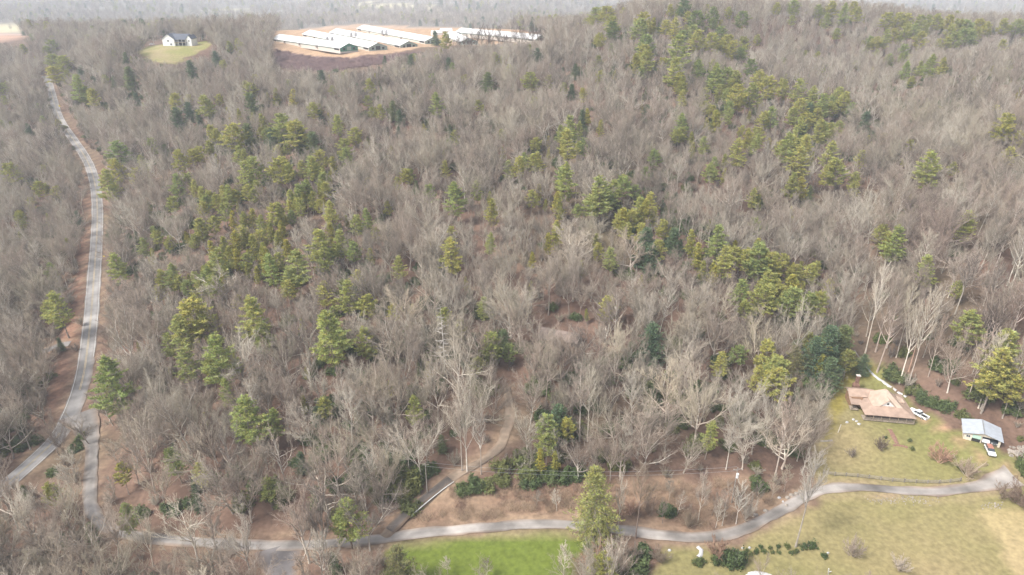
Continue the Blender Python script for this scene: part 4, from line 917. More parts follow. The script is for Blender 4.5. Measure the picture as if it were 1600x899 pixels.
rest(BK+EK, farT, 'far_woods', 'pale hazy woods beyond the barns and the ridge', 'woodland')
rest(('bush',), THICKET, 'thicket', 'grey-brown leafless saplings and brush filling the wood under the trees', 'thicket')
# dead brush: the brown bank over the lane and the purple bank below the barns
br = []
for nm, s, sc_ in (('brush', 1.6, 1.25), ('bank', 3.0, 2.0)):
    b = Z_[nm]; xs = np.arange(b[:,0].min(), b[:,0].max(), s); ys = np.arange(b[:,1].min(), b[:,1].max(), s)
    X, Y = np.meshgrid(xs, ys); X = X+nr.uniform(-.5,.5,X.shape)*s; Y = Y+nr.uniform(-.5,.5,Y.shape)*s
    m = inpoly(b, X, Y) & (roaddist(X, Y) > 1.2) & (vnoise(X, Y, 6, 3) > (.30 if nm == 'brush' else .2))
    for x, y in zip(X[m], Y[m]): br.append((x, y, float(hz(x, y)), rng.uniform(0, 6.28), sc_*rng.uniform(.7, 1.3), sc_*rng.uniform(.5, 1.1), 0 if nm == 'brush' else 1))
if True:
    srcs = []
    for i, pr in enumerate(PROTO['brush']):
        px, py = ((690, 806), (505, 100))[i]; x, y = ground(px, py); e = link('brush_clump', pr['crown']); e.location = (x, y, float(hz(x, y))); e.scale = (1.4,)*3
        tag(e, 'clump of dead brown stems on the bank ' + ('right of the tarred track' if i == 0 else 'below the nearest long barn'), 'brush clump'); srcs.append([e])
    mass('dead_brush', 'dead brown brush and briars on the open banks', 'brush', br, srcs)
# ---------------------------------------------------------------- buildings
def wheel(parent, x, y, r, wdt, n=14):
    m = MB(); m.tube([(x, y-wdt/2, r), (x, y+wdt/2, r)], r, n); wh = m.build('wheel', M['tyre'], parent)
    MB().tube([(x, y-wdt/2-.012, r), (x, y+wdt/2+.012, r)], r*.55, 10).build('rim', M['steel'], wh)
def frustum(m, x0, x1, y0, y1, z0, X0, X1, Y0, Y1, z1):
    return m.add([(x0,y0,z0),(x1,y0,z0),(x1,y1,z0),(x0,y1,z0),(X0,Y0,z1),(X1,Y0,z1),(X1,Y1,z1),(X0,Y1,z1)],
                 [(3,2,1,0),(4,5,6,7),(0,1,5,4),(1,2,6,5),(2,3,7,6),(3,0,4,7)])
def gable(m, x0, x1, y0, y1, ze, zr, over=.5, th=.18, axis='y'):
    """two roof slopes over a rectangle; the ridge runs along axis"""
    if axis == 'y':
        c = (x0+x1)/2; k = (zr-ze)/(x1-c)
        for s in (-1, 1):
            e = c+s*((x1-x0)/2+over); pts = [(c,y0-over,zr),(c,y1+over,zr),(e,y1+over,ze-k*over),(e,y0-over,ze-k*over)]
            m.slab(pts if s < 0 else pts[::-1], th)
    else:
        c = (y0+y1)/2; k = (zr-ze)/(y1-c)
        for s in (-1, 1):
            e = c+s*((y1-y0)/2+over); pts = [(x0-over,c,zr),(x1+over,c,zr),(x1+over,e,ze-k*over),(x0-over,e,ze-k*over)]
            m.slab(pts if s > 0 else pts[::-1], th)
    return m
def window(parent, x, y, z, w_, h_, side='y', fm='white'):
    f = MB()
    for a, b, c, d in ((-w_/2-.08, w_/2+.08, -.08, 0), (-w_/2-.08, w_/2+.08, h_, h_+.08), (-w_/2-.08, -w_/2, 0, h_), (w_/2, w_/2+.08, 0, h_), (-.03, .03, 0, h_)):
        if side == 'y': f.box(x+a, x+b, y-.05, y+.02, z+c, z+d)
        else: f.box(x-.02, x+.05, y+a, y+b, z+c, z+d)
    wo = f.build('window', M[fm], parent); g = MB()
    if side == 'y': g.box(x-w_/2, x+w_/2, y-.025, y+.01, z, z+h_)
    else: g.box(x-.01, x+.025, y-w_/2, y+w_/2, z, z+h_)
    g.build('pane', M['glass'], wo)
# -- brown metal-roofed house
h = empty('brown_roofed_house', (*HOUSE, HOUSE_Z), R(-9))
h.scale = (.84,)*3; tag(h, 'house with brown metal hip roof, front dormer and long porch beside the white pickup', 'house')
m = MB(); m.box(-5.5, 6.6, -4.2, 5.4, 0, 3.3); m.box(-9.2, -5.497, 1.0, 7.0, 0, 3.9); m.build('wall', M['log'], h)
r_ = MB()
def ringroof(m, A, B, za, zb, th=.14):
    (x0,x1,y0,y1), (X0,X1,Y0,Y1) = A, B
    o = [(x0,y0,za),(x1,y0,za),(x1,y1,za),(x0,y1,za)]; i = [(X0,Y0,zb),(X1,Y0,zb),(X1,Y1,zb),(X0,Y1,zb)]
    for k in range(4): m.slab([o[k], o[(k+1) % 4], i[(k+1) % 4], i[k]], th)
ringroof(r_, (-7.0, 9.4, -7.2, 7.6), (-3.4, 5.6, -3.2, 4.6), 2.75, 4.1)
r_.slab([(-9.9,-1.6,2.8),(-6.2,-1.6,2.8),(-6.2,1.6,3.72),(-9.9,1.6,3.72)], .14)
r_.slab([(-9.9,1.62,3.85),(-3.0,1.62,4.2),(-1.2,4.6,5.5),(-9.9,4.6,5.3)], .14); r_.slab([(-9.9,4.62,5.3),(-1.2,4.62,5.5),(-3.0,8.0,3.9),(-9.9,8.0,3.6)], .14)
roof = r_.build('roof', M['bmetal'], h)
t_ = MB(); ringroof(t_, (-3.7, 5.9, -3.5, 4.9), (.9, 1.3, .9, 1.3), 4.13, 8.3)
t_.build('upper_roof', M['bmetal2'], roof)
d_ = MB(); d_.add([(-1.2,-3.35,4.35),(3.4,-3.35,4.35),(1.1,-3.35,6.5),(1.1,-.2,6.5)], [(0,1,2),(3,1,0)]); dm = d_.build('dormer', M['white'], roof); dm['label'] = 'white gabled dormer on the front roof'
q_ = MB(); q_.slab([(-1.6,-3.75,4.35),(1.1,-3.75,6.75),(1.1,-.2,6.75)], .12); q_.slab([(1.1,-.2,6.75),(1.1,-3.75,6.75),(3.8,-3.75,4.35)], .12); q_.build('dormer_roof', M['bmetal2'], roof)
MB().add([(.75,-3.37,4.8),(1.45,-3.37,4.8),(1.45,-3.37,5.5),(.75,-3.37,5.5),(.75,-3.33,4.8),(1.45,-3.33,4.8),(1.45,-3.33,5.5),(.75,-3.33,5.5)], [(0,1,2,3),(0,4,5,1),(1,5,6,2),(2,6,7,3),(3,7,4,0)]).build('dormer_window', M['glass'], roof)
MB().slab([(5.5,.2,4.35),(7.6,.0,4.3),(7.6,2.4,4.3),(5.5,2.6,5.2)], .5).build('shed_dormer', M['bmetal2'], roof)
MB().box(-7.0, 9.2, -7.0, -4.22, .35, .6).build('porch_deck', M['wood'], h)
MB().box(-9.6, -7.02, -1.4, 1.0, .35, .6).build('porch_deck', M['wood'], h)
for x in (-6.7,-4,-1.4,1.2,3.9,6.5,9.0): MB().box(x-.09, x+.09, -6.95, -6.77, .6, 2.72).build('porch_post', M['wood'], h)
for x in (-9.4,): MB().box(x-.09, x+.09, -1.35, -1.17, .6, 2.75).build('porch_post', M['wood'], h)
rl = MB()
for z in (.95, 1.5): rl.box(-6.7, 9.0, -6.9, -6.82, z, z+.07)
for k in range(60): rl.box(-6.6+k*.26, -6.56+k*.26, -6.88, -6.84, .6, 1.5)
rl.build('porch_railing', M['wood'], h)
MB().box(.2, 1.2, -4.26, -4.18, .6, 2.7).build('door', M['dark'], h)
for x in (-4, -2, 3.2, 5.2): window(h, x, -4.21, 1.3, 1.1, 1.2)
window(h, -8.2, .99, 1.4, 1.0, 1.1)
gw = MB(); gw.add([(-9.21,1.6,3.6),(-9.21,7.6,3.6),(-9.21,4.6,5.1)], [(0,1,2)]); gw.build('gable_end', M['white'], h)
# -- free-standing brick chimney behind its left wing
cx = ground(1336, 609); c_ = empty('brick_chimney', (*cx, float(hz(*cx))), R(-9)); tag(c_, 'tall brown brick outdoor chimney behind the left wing of the brown-roofed house', 'chimney')
b_ = MB(); b_.box(-.9,.9,-.7,.7,0,1.8); frustum(b_, -.9,.9,-.7,.7,1.8,-.45,.45,-.4,.4,2.5); b_.box(-.45,.45,-.4,.4,2.5,5.0); b_.build('stack', M['brick'], c_); MB().box(-.6,.6,-.55,.55,5.0,5.15).build('cap', M['cap'], c_)
MB().box(-.45,.45,-.72,-.69,.3,1.1).build('firebox', M['dark'], c_)
# -- garage
g = empty('grey_roofed_garage', (*GARAGE, GARAGE_Z), R(-28)); g.scale = (.80,)*3; tag(g, 'cream block garage with pale grey metal gable roof and open car bays', 'garage')
wl = MB(); wl.box(-5.2,-5.0,-4,4,0,2.7); wl.box(5.0,5.2,-4,4,0,2.7); wl.box(-4.998,4.998,3.8,4,0,2.7); wl.box(-4.998,-2.9,-4,-3.8,0,2.7); wl.box(4.5,4.998,-4,-3.8,0,2.7); wl.box(-.35,-.1,-3.98,-3.8,0,2.6)
wl.build('wall', M['block'], g)
MB().prism([(-5.2,2.702),(5.2,2.702),(0,4.1)], -3.98, -3.82).build('gable_end', M['block'], g); MB().prism([(-5.2,2.702),(5.2,2.702),(0,4.1)], 3.82, 3.98).build('gable_end', M['block'], g)
gr = gable(MB(), -5.2, 5.2, -4, 4, 2.78, 4.2, over=.6, th=.12).build('roof', M['gmetal'], g); MB().prism([(-.16,4.20),(.16,4.20),(0,4.27)], -4.62, 4.62).build('ridge_cap', M['steel'], gr)
MB().box(-2.85,-.4,-3.96,-3.86,1.25,2.6).build('door', M['mint'], g)['label'] = 'pale green door panel, half raised'
MB().box(-2.8,-.45,-3.90,-3.82,0,1.22).build('door_opening', M['dark'], g)
window(g, -4.0, -4.02, 1.2, 1.1, .8)
MB().box(-4.99,4.99,-3.7,3.78,.0,.08).build('floor_slab', M['stone'], g)
# -- vehicles
def put(px, py, rz, dz=.03):
    p = ground(px, py); return (*p, float(hz(*p))+dz), rz
def glass_band(parent, x0, x1, y, z0, X0, X1, Y, z1, nm='window'):
    m = MB(); frustum(m, x0, x1, -y, y, z0, X0, X1, -Y, Y, z1); return m.build(nm, M['glass'], parent)
def pickup(loc, rz, label):
    o = empty('pickup_truck', loc, rz); tag(o, label, 'pickup truck'); b = MB()
    b.prism([(-2.8,.5),(2.75,.5),(2.8,.75),(2.7,1.02),(1.15,1.12),(-.75,1.12),(-.75,.80),(-2.8,.80)], -.93, .93)
    b.box(-2.8,-.75,.80,.93,.802,1.15); b.box(-2.8,-.75,-.93,-.80,.802,1.15); b.box(-2.8,-2.68,-.798,.798,.802,1.15)
    b.build('body', M['carwhite'], o, bevel=.05)
    MB().box(-2.66,-.77,-.79,.79,.803,.83).build('bed_liner', M['dark'], o)
    frustum(MB(), -.6,.68,-.70,.70,1.725,-.55,.60,-.66,.66,1.80).build('cab_roof', M['carwhite'], o, bevel=.03)
    glass_band(o, -.74,1.12,.88,1.122,-.6,.66,.71,1.722)
    for y in (-.885, .885):
        MB().tube([(.18, y, 1.13),(.12, y*.81, 1.74)], .05, 4).build('door_pillar', M['carwhite'], o); MB().box(.95,1.08,y*1.13-.08,y*1.13+.08,1.12,1.26).build('mirror', M['carwhite'], o)
    for x in (-1.75, 1.75):
        for y in (-.86, .86): wheel(o, x, y, .40, .26)
    for y in (-.7, .7): MB().box(2.72,2.82,y-.18,y+.18,.72,.92).build('headlight', M['signwhite'], o); MB().box(-2.83,-2.78,y*1.15-.09,y*1.15+.09,.8,1.08).build('tail_light', M['red'], o)
    MB().box(-2.95,-2.81,-.9,.9,.48,.66).build('bumper', M['steel'], o); MB().box(2.81,2.93,-.9,.9,.48,.66).build('bumper', M['steel'], o)
    return o
def car(loc, rz, label, paint='carwhite', roofp=None, name='parked_car', van=False):
    o = empty(name, loc, rz); tag(o, label, 'car'); b = MB()
    b.prism([(-2.2,.42),(2.2,.42),(2.28,.65),(2.15,.88),(1.05,.98),(-2.05,1.0),(-2.25,.8)], -.86, .86); b.build('body', M[paint], o, bevel=.06)
    x0 = -2.0; glass_band(o, x0, 1.05, .80, .985, x0+.25, .35, .64, 1.47)
    frustum(MB(), x0+.22,.38,-.66,.66,1.47,x0+.35,.25,-.6,.6,1.53).build('roof', M[roofp or paint], o, bevel=.03)
    for y in (-.80,.80):
        for x in (-.9, .05): MB().tube([(x, y, .99),(x-.02, y*.8, 1.48)], .045, 4).build('pillar', M[roofp or paint], o)
    for x in (-1.4, 1.4):
        for y in (-.78, .78): wheel(o, x, y, .33, .22)
    for y in (-.6, .6): MB().box(2.2,2.29,y-.17,y+.17,.62,.78).build('headlight', M['signwhite'], o); MB().box(-2.27,-2.2,y-.15,y+.15,.7,.85).build('tail_light', M['red'], o)
    MB().box(2.22,2.34,-.8,.8,.42,.55).build('bumper', M['steel'], o)
    return o
loc, rz = put(1434, 651, R(118)); pickup(loc, rz, 'white pickup truck parked at the right end of the brown-roofed house')
loc, rz = put(1546, 707, R(-108)); car(loc, rz, 'old white car with a faded red roof parked in front of the garage', roofp='carred')
gl = Matrix.Rotation(R(-28), 3, 'Z') @ Vector((1.1, -1.2, 0)); car((GARAGE[0]+gl.x, GARAGE[1]+gl.y, GARAGE_Z+.1), R(-28-95), 'white car parked inside the open bay of the garage')
gl = Matrix.Rotation(R(-28), 3, 'Z') @ Vector((2.9, -.9, 0)); car((GARAGE[0]+gl.x, GARAGE[1]+gl.y, GARAGE_Z+.1), R(-28-90), 'dark car deep in the right bay of the garage', paint='glass')
# -- cabin hidden in the wood
k_ = empty('cabin', (*CABIN, CABIN_Z), R(-22), .78); tag(k_, 'low cabin with faded brown roof half hidden among the bare trees', 'cabin')
m = MB(); m.box(-7.6,7.6,-3.6,3.6,0,2.6); m.build('wall', M['log'], k_); kr = gable(MB(), -7.6,7.6,-3.6,3.6,2.65,4.6,over=.7,axis='x').build('roof', M['oldroof'], k_)
MB().prism([(-3.6,2.602),(3.6,2.602),(0,4.4)], 7.45, 7.58, axis='x').build('gable_end', M['log'], k_); MB().box(-7.9,-3.0,-5.2,-4.32,2.1,2.25).build('porch_roof', M['oldroof'], k_)
MB().box(5.0,6.6,-3.66,-3.58,.2,2.2).build('door', M['dark'], k_)
for x in (-5,-2,1.5): window(k_, x, -3.61, 1.0, 1.1, 1.1)
# -- white house on the plateau
wh = empty('white_house', (*WHITEH, WHITEH_Z), R(-4)); tag(wh, 'large white house with dark roof on a small lawn in the distance', 'house')
m = MB(); m.prism([(-12,0),(-2,0),(-2,5.8),(-7,9.3),(-12,5.8)], -2, 9.5); m.box(-1.998,8,1.2,9,0,5.6); m.prism([(8.002,0),(12,0),(12,5.8),(10,8.3),(8.002,5.8)], -.6, 9.2); m.build('wall', M['white'], wh)
wr = gable(MB(), -12,-2,-2,9.5,5.9,9.45,over=.5).build('roof', M['slate'], wh); gable(MB(), -5.5,8.5,.4,9.6,5.75,9.1,over=.4,axis='x').build('roof', M['slate'], wh); gable(MB(), 8.0,12,-.6,9.2,5.9,8.45,over=.3).build('roof', M['slate'], wh)
MB().box(-1.9,7.9,-2.2,1.18,2.7,2.95).build('porch_deck', M['wood'], wh); MB().slab([(-1.9,-2.4,5.1),(7.9,-2.4,5.1),(7.9,.9,5.72),(-1.9,.9,5.72)], .15).build('porch_roof', M['slate'], wh)
for x in (-1.6,1.6,4.7,7.7): MB().box(x-.12,x+.12,-2.1,-1.86,0,2.7).build('porch_post', M['white'], wh); MB().box(x-.1,x+.1,-2.1,-1.9,2.95,5.0).build('porch_post', M['white'], wh)
MB().box(-.8,6.8,1.12,1.19,.2,2.4).build('basement_opening', M['dark'], wh); MB().box(.2,6.4,1.12,1.19,3.1,5.1).build('patio_door', M['glass'], wh)
for x, z in ((-7,3.4),(-5,.7)): window(wh, x, -2.01, z, 1.5, 1.3)
window(wh, 10, -.61, 3.3, 1.1, 1.3)
loc, rz = put(238, 70.5, R(15)); car(loc, rz, 'white car parked on the drive left of the distant white house')
p = ground(302, 57); s_ = empty('white_shed', (*p, float(hz(*p))), R(-5)); tag(s_, 'small white shed behind the distant white house', 'shed'); MB().box(-3.4,3.4,-2,2,0,2.3).build('wall', M['white'], s_); gable(MB(), -3.4,3.4,-2,2,2.35,3.4,over=.3,axis='x').build('roof', M['wmetal'], s_); MB().box(-.6,.6,-2.05,-1.98,0,1.9).build('door', M['pgreen'], s_)
# -- poultry barns
BARNS = [((546,83),(438,63),'green','nearest long white-roofed barn, with the bright green gable end'),((591,79),(486,58),'pgreen','second long white-roofed barn from the purple bank, with grey-green gable'),
         ((639,74),(527,53),'pgreen','third long white-roofed barn from the purple bank'),((677,69),(567,47),'pgreen','fourth and rearmost of the parallel long white barns'),
         ((733,71),(706,57),'pgreen','short-looking white-roofed barn behind the lone bushy tree'),((846,64),(722,55),'pgreen','long white-roofed barn running off to the right behind the bare trees')]
for i, (a_, b_, gm, lab) in enumerate(BARNS):
    A_ = ground(*a_); B_ = ground(*b_); L_ = float(np.hypot(*(B_-A_))); L_ = min(L_, 175); d_ = (B_-A_)/np.hypot(*(B_-A_))
    zb = float(max(hz(*A_), hz(*(A_+d_*L_)), hz(*(A_+d_*L_/2))))-.35
    o = empty('poultry_barn', (*A_, zb), math.atan2(d_[1], d_[0])-math.pi/2); tag(o, lab, 'barn', 'long white barns on the plateau')
    hw = 8.3
    w_ = MB(); w_.box(-hw,hw,.1,L_,-2.0,2.3); w_.build('wall', M['cap'], o)
    for s in (-1, 1): w2 = MB(); w2.box(s*hw-.05 if s < 0 else hw, -hw if s < 0 else hw+.05, 4, L_-4, .9, 1.7); w2.build('side_vent', M['pgreen'], o)
    for y in (1.5, L_*.93):
        for s in (-1, 1): MB().box(s*hw-.08 if s < 0 else hw+.001, -hw-.001 if s < 0 else hw+.08, y, y+L_*.045+2, .3, 2.0).build('fan_opening', M['dark'], o)
    for y in (L_*.3, L_*.55, L_*.78): MB().box(-hw-1.2,-hw-.06,y,y+1.4,0,2.0).build('feed_box', M['wood2'], o)
    gable(MB(), -hw, hw, 0, L_, 2.35, 5.6, over=.6, th=.15).build('roof', M['wmetal'], o)
    MB().prism([(-hw,-.6),(hw,-.6),(hw,2.3),(0,5.4),(-hw,2.3)], -.08, .02).build('gable_end', M[gm], o)
    MB().box(-2,2,-.14,-.085,0,2.9).build('end_door', M['pgreen'] if gm == 'green' else M['dark'], o)
    for s in (-1, 1): MB().box(s*4.6-1,s*4.6+1,-.14,-.085,.3,2.0).build('end_fan', M['dark'], o)
for i, (px, py, lab) in enumerate([(516,66,'pair of grey feed bins beside the nearest long barn'),(553,58,'grey feed bins between the second and third long barns'),(601,54,'grey feed bins beside the rearmost long barn')]):
    p = ground(px, py+3); o = empty('feed_bin', (*p, float(hz(*p))), R(30)); tag(o, lab, 'feed bin', 'feed bins among the barns')
    for x in (-2.2, 2.2):
        bn = MB(); bn.tube([(x,0,1.2),(x,0,2.2),(x,0,5.6),(x,0,6.6)], [.35,1.35,1.35,.2], 12); bn.build('hopper', M['steel'], o)
        for a in range(4): MB().tube([(x+math.cos(a*1.57)*1.2,math.sin(a*1.57)*1.2,0),(x+math.cos(a*1.57)*1.2,math.sin(a*1.57)*1.2,2.3)], .07, 4).build('leg', M['steel'], o)
for px, py, lab, sx in [(682,55,'small white building behind the rear barn, left one',5),(697,52,'small white building behind the rear barn, right one',6),(436,19,'tiny white building far off in the hazy valley',9)]:
    p = ground(px, py); o = empty('small_white_building', (*p, float(hz(*p))), R(20)); tag(o, lab, 'building'); MB().box(-sx,sx,-3,3,0,2.8).build('wall', M['white'], o); gable(MB(), -sx,sx,-3,3,2.85,4.6,over=.4,axis='x').build('roof', M['wmetal'], o)

# ---------------------------------------------------------------- small things
p = ground(1143, 787); o = empty('utility_pole', (*p, float(hz(*p))), R(10)); tag(o, 'grey wooden utility pole with white transformer on the brown bank above the lane', 'utility pole')
MB().tube([(0,0,-.5),(0,0,11)], [.17,.11], 8).build('pole', M['wood2'], o); MB().box(-1.1,1.1,-.07,.07,10.3,10.45).build('crossarm', M['wood2'], o); MB().tube([(.0,-.42,8.2),(.0,-.42,9.4)], .33, 12).build('transformer', M['signwhite'], o)
for x in (-.95,0,.95): MB().tube([(x,0,10.45),(x,0,10.7)], .06, 6).build('insulator', M['cap'], o)
pz = float(hz(*p)); p2 = ground(668, 775); z2 = float(hz(*p2))
o = empty('utility_pole', (*p2, z2), R(10)); tag(o, 'thin utility pole among the trees left of the dirt track', 'utility pole'); MB().tube([(0,0,-.5),(0,0,10)], [.15,.10], 8).build('pole', M['wood2'], o); MB().box(-.8,.8,-.06,.06,9.4,9.52).build('crossarm', M['wood2'], o)
for s in (-.7, .7):
    pts = []
    for k in range(17):
        f = k/16; pts.append((p[0]*(1-f)+p2[0]*f, p[1]*(1-f)+p2[1]*f+s, (pz+10.6)*(1-f)+(z2+9.6)*f-2.2*4*f*(1-f)))
    tag(MB().tube(pts, .022, 4).build('power_line', M['steel']), 'thin overhead wire over the brown bank, ' + ('nearer of two' if s < 0 else 'farther of two'), 'power line')
# fence along the upper side of the lane
fp = resample(chaikin(gpoly([(1286,741),(1300,744),(1330,746),(1365,749),(1400,754),(1435,756),(1470,757),(1500,753)]), 2), 2.6)
o = empty('rail_fence', (*fp[0], float(hz(*fp[0])))); tag(o, 'weathered post and rail fence along the upper edge of the lane', 'fence'); b0 = np.array((*fp[0], float(hz(*fp[0]))))
P3 = np.c_[fp, hz(fp[:,0], fp[:,1])]-b0
for q in P3: MB().box(q[0]-.09,q[0]+.09,q[1]-.09,q[1]+.09,q[2]-.3,q[2]+1.25).build('post', M['wood2'], o)
for zz in (.45, .8, 1.1): MB().tube([(q[0],q[1]-.12,q[2]+zz) for q in P3], .055, 4).build('rail', M['wood2'], o)
def blob(name, pts, m, label, cat, th=.18, group=None):   # a low irregular patch with a thickness
    c = np.mean(pts, 0); pts = [c+(q-c)*(1+.25*(rng.random()-.5)) for q in chaikin(np.r_[pts, pts[:1]], 2)[:-1]]
    z = [float(hz(*q)) for q in pts]; m_ = MB(); n_ = len(pts); cc = (c[0], c[1], float(hz(*c))+th*1.5)
    m_.add([(q[0],q[1],zz-.05) for q, zz in zip(pts, z)]+[((q[0]*.85+c[0]*.15),(q[1]*.85+c[1]*.15),zz+th) for q, zz in zip(pts, z)]+[cc], [(i,(i+1) % n_,(i+1) % n_+n_,i+n_) for i in range(n_)]+[(i+n_,(i+1) % n_+n_,2*n_) for i in range(n_)])
    return tag(m_.build(name, m, smooth=True), label, cat, group)
def strip(name, px, wd, m, label, cat, th=.15):
    q = resample(chaikin(gpoly(px), 2), 1.0); d = np.gradient(q, axis=0); d /= np.hypot(*d.T)[:,None]; nn = np.c_[-d[:,1], d[:,0]]; m_ = MB(); L_ = len(q); vs = []
    for i in range(L_):
        w_ = (wd[0]+(wd[1]-wd[0])*i/(L_-1))*rng.uniform(.75, 1.2)
        for s, hh in ((-1,-.05),(-.6,th),(.6,th),(1,-.05)): a = q[i]+nn[i]*s*w_/2; vs.append((a[0], a[1], float(hz(*a))+hh))
    m_.add(vs, [(i*4+k, i*4+k+1, i*4+k+5, i*4+k+4) for i in range(L_-1) for k in range(3)]); return tag(m_.build(name, m, smooth=True), label, cat)
strip('white_strip', [(1349,568),(1355,577),(1365,589),(1378,596),(1392,606),(1400,612)], (.35, 1.0), M['snow'], 'long thin white strip curving along the wood edge behind the brown-roofed house', 'white strip')
strip('white_strip', [(1402,614),(1409,617),(1416,622)], (1.0, .9), M['snow'], 'short white strip behind the white pickup', 'white strip')
strip('wood_edging', [(1335,548),(1342,559),(1349,567)], (.5, .5), M['stone'], 'thin grey edging leading uphill from the long white strip', 'edging')
strip('white_streak', [(1090,856),(1096,858),(1096,866),(1091,873)], (.9, 1.3), M['snow'], 'bright white streak on the grass below the lane', 'white patch', th=.25)
for px, py, r0, lab in [(1323,661,.9,'white heap left of the front yard of the house'),(1333,657,.8,'white scrap in the front yard, topmost'),(1338,660,.7,'white scrap in the front yard, middle one'),(1342,664,.9,'white scrap in the front yard nearest the porch'),(1160,858,.5,'white stone left of the two above the round bushes'),(1171,857,.7,'white stone right of the two above the round bushes'),(1046,861,.8,'white scrap under the bare bushes left of the white streak'),(1217,779,.9,'white boulder on the bank at the lane bend'),(1223,785,.6,'small white stone at the lane edge near the bend'),(1293,866,.6,'white stone at the right end of the planted bed')]:
    r0 *= .55; c = ground(px, py); blob('white_stone' if 'stone' in lab or 'boulder' in lab else 'white_scrap', np.array([c+np.array((math.cos(a)*r0*rng.uniform(.7,1.2), math.sin(a)*r0*.8*rng.uniform(.7,1.2))) for a in np.arange(0,6.28,.9)]), M['snow'], lab, 'stone' if 'sto' in lab or 'bould' in lab else 'scrap', th=.3)
for i, (px, py, r0) in enumerate([(1230,779,.7),(1236,775,.6),(1243,773,.7),(1249,770,.6),(1228,792,.5),(1196,800,.6),(1180,806,.6)]):
    c = ground(px, py); blob('grey_boulder', np.array([c+np.array((math.cos(a)*r0*rng.uniform(.7,1.2), math.sin(a)*r0*rng.uniform(.6,1.1))) for a in np.arange(0,6.28,1.0)]), M['stone'], 'grey boulder on the bank where the lane bends, %s from right' % ORD[[3,2,1,0,4,5,6][i]], 'boulder', th=.45, group='boulders at the lane bend')
c = ground(1187, 903); blob('pale_slab', np.array([c+np.array((math.cos(a)*3.2, math.sin(a)*1.6)) for a in np.arange(0,6.28,.5)]), M['signwhite'], 'pale rounded slab cut by the bottom edge of the lawn', 'slab', th=.4)
strip('stone_path', [(1390,672),(1394,679),(1398,687),(1402,694)], (1.5, 1.5), M['brick'], 'short brown stone path in front of the porch', 'path', th=.06)
strip('stone_border', [(1395,697),(1405,697),(1418,700)], (.5, .6), M['brick'], 'low brown stone border on the lawn below the stone path', 'border', th=.3)
strip('fallen_log', [(1281,691),(1290,690),(1300,690)], (.5, .4), M['wood2'], 'grey log lying at the wood edge left of the lawn', 'log', th=.35)
p = ground(1309, 677); o = MB().tube([(p[0],p[1],float(hz(*p))-.2),(p[0]+.5,p[1]+.3,float(hz(*p))+2.6)], .10, 6).build('leaning_post', M['cap']); tag(o, 'pale leaning post standing in the yard left of the house', 'post')
p = ground(1294, 899); o = empty('white_post', (*p, float(hz(*p))), 0); tag(o, 'small white post with an arm at the bottom edge of the lawn', 'post'); MB().tube([(0,0,-.2),(-.25,0,1.7)], .11, 6).build('post', M['signwhite'], o); MB().tube([(-.1,0,.7),(.5,0,.9)], .08, 6).build('arm', M['signwhite'], o)
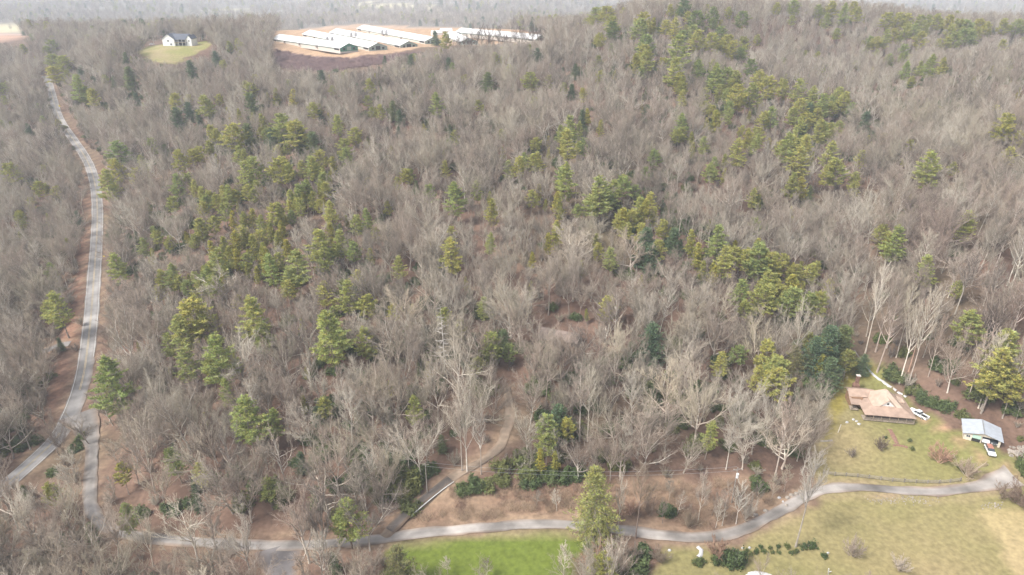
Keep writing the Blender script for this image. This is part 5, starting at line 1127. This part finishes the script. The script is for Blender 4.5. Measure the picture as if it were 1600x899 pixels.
# rubble: stones below the lane, heap right of the garage
rk = []
for k in range(150):
    q = ground(rng.triangular(1345, 1475, 1400), rng.triangular(774, 793, 782)); rk.append((q[0], q[1], rng.uniform(.08, .24)))
for k in range(40): q = ground(rng.uniform(1533, 1566), rng.uniform(786, 796)); rk.append((q[0], q[1], rng.uniform(.1, .3)))
for k in range(70): q = ground(rng.uniform(1576, 1604), rng.uniform(698, 714)); rk.append((q[0], q[1], rng.uniform(.2, .6)))
m_ = MB()
for x, y, s in rk:
    z = float(hz(x, y)); v = [(x+math.cos(a)*s*rng.uniform(.7,1.2), y+math.sin(a)*s*rng.uniform(.7,1.2), z-.05) for a in (0,1.25,2.5,3.77,5.0)]
    t2 = [((a+x)/2, (b+y)/2, z+s*rng.uniform(.6, .9)) for a, b, _ in v]; m_.add(v+t2, [(i,(i+1) % 5,(i+1) % 5+5,i+5) for i in range(5)]+[(5,6,7,8,9)])
tag(m_.build('rubble', M['stone']), 'loose grey stones below the lane and beside the garage', 'rubble', kind='stuff')
# signs by the road
p = ground(78, 589); o = empty('roadside_sign', (*p, float(hz(*p))), R(8)); tag(o, 'white rectangular sign board on two posts left of the main road', 'sign')
bd = MB().box(-1.35,1.35,-.05,.05,.7,1.9).build('board', M['signwhite'], o)
for x in (-1.1, 1.1): MB().box(x-.06,x+.06,.052,.15,-.3,2.0).build('post', M['wood2'], o)
mk = MB(); mk.box(-.28,.28,-.062,-.052,1.1,1.5); mk.box(-.95,-.5,-.062,-.052,1.22,1.4); mk.box(.5,.95,-.062,-.052,1.22,1.4); mk.build('lettering', M['slate'], bd)
p = ground(94.5, 172); o = empty('road_sign', (*p, float(hz(*p))), R(-5)); tag(o, 'yellow diamond warning sign beside the far uphill end of the main road', 'road sign')
MB().tube([(0,0,-.3),(0,0,3.4)], .05, 6).build('post', M['steel'], o); MB().prism([(0,2.0),(.75,2.75),(0,3.5),(-.75,2.75)], -.09, -.06).build('face', M['yellow'], o)
p = ground(163.5, 404); o = empty('road_marker', (*p, float(hz(*p)))); tag(o, 'small yellow marker post right of the straight main road', 'road marker')
MB().tube([(0,0,-.3),(0,0,1.1)], .05, 6).build('post', M['steel'], o); MB().box(-.35,.35,-.08,-.05,.6,1.3).build('face', M['yellow'], o)

# ---------------------------------------------------------------- the air
hv = bpy.data.materials.new('haze_air'); hv.use_nodes = True; t = hv.node_tree; t.nodes.remove(t.nodes['Principled BSDF'])
pv = t.nodes.new('ShaderNodeVolumePrincipled'); pv.inputs['Color'].default_value = (.80, .88, 1.0, 1); pv.inputs['Density'].default_value = HAZE_DENSITY
t.links.new(pv.outputs[0], t.nodes['Material Output'].inputs['Volume'])
hb = MB().box(-9600, 9600, -2200, 9600, float(HZ.min())-2, max(CAM_Z, float(HZ.max())+32)+12).build('haze', hv); tag(hb, 'pale winter haze filling the air over the valley', 'haze', kind='stuff')
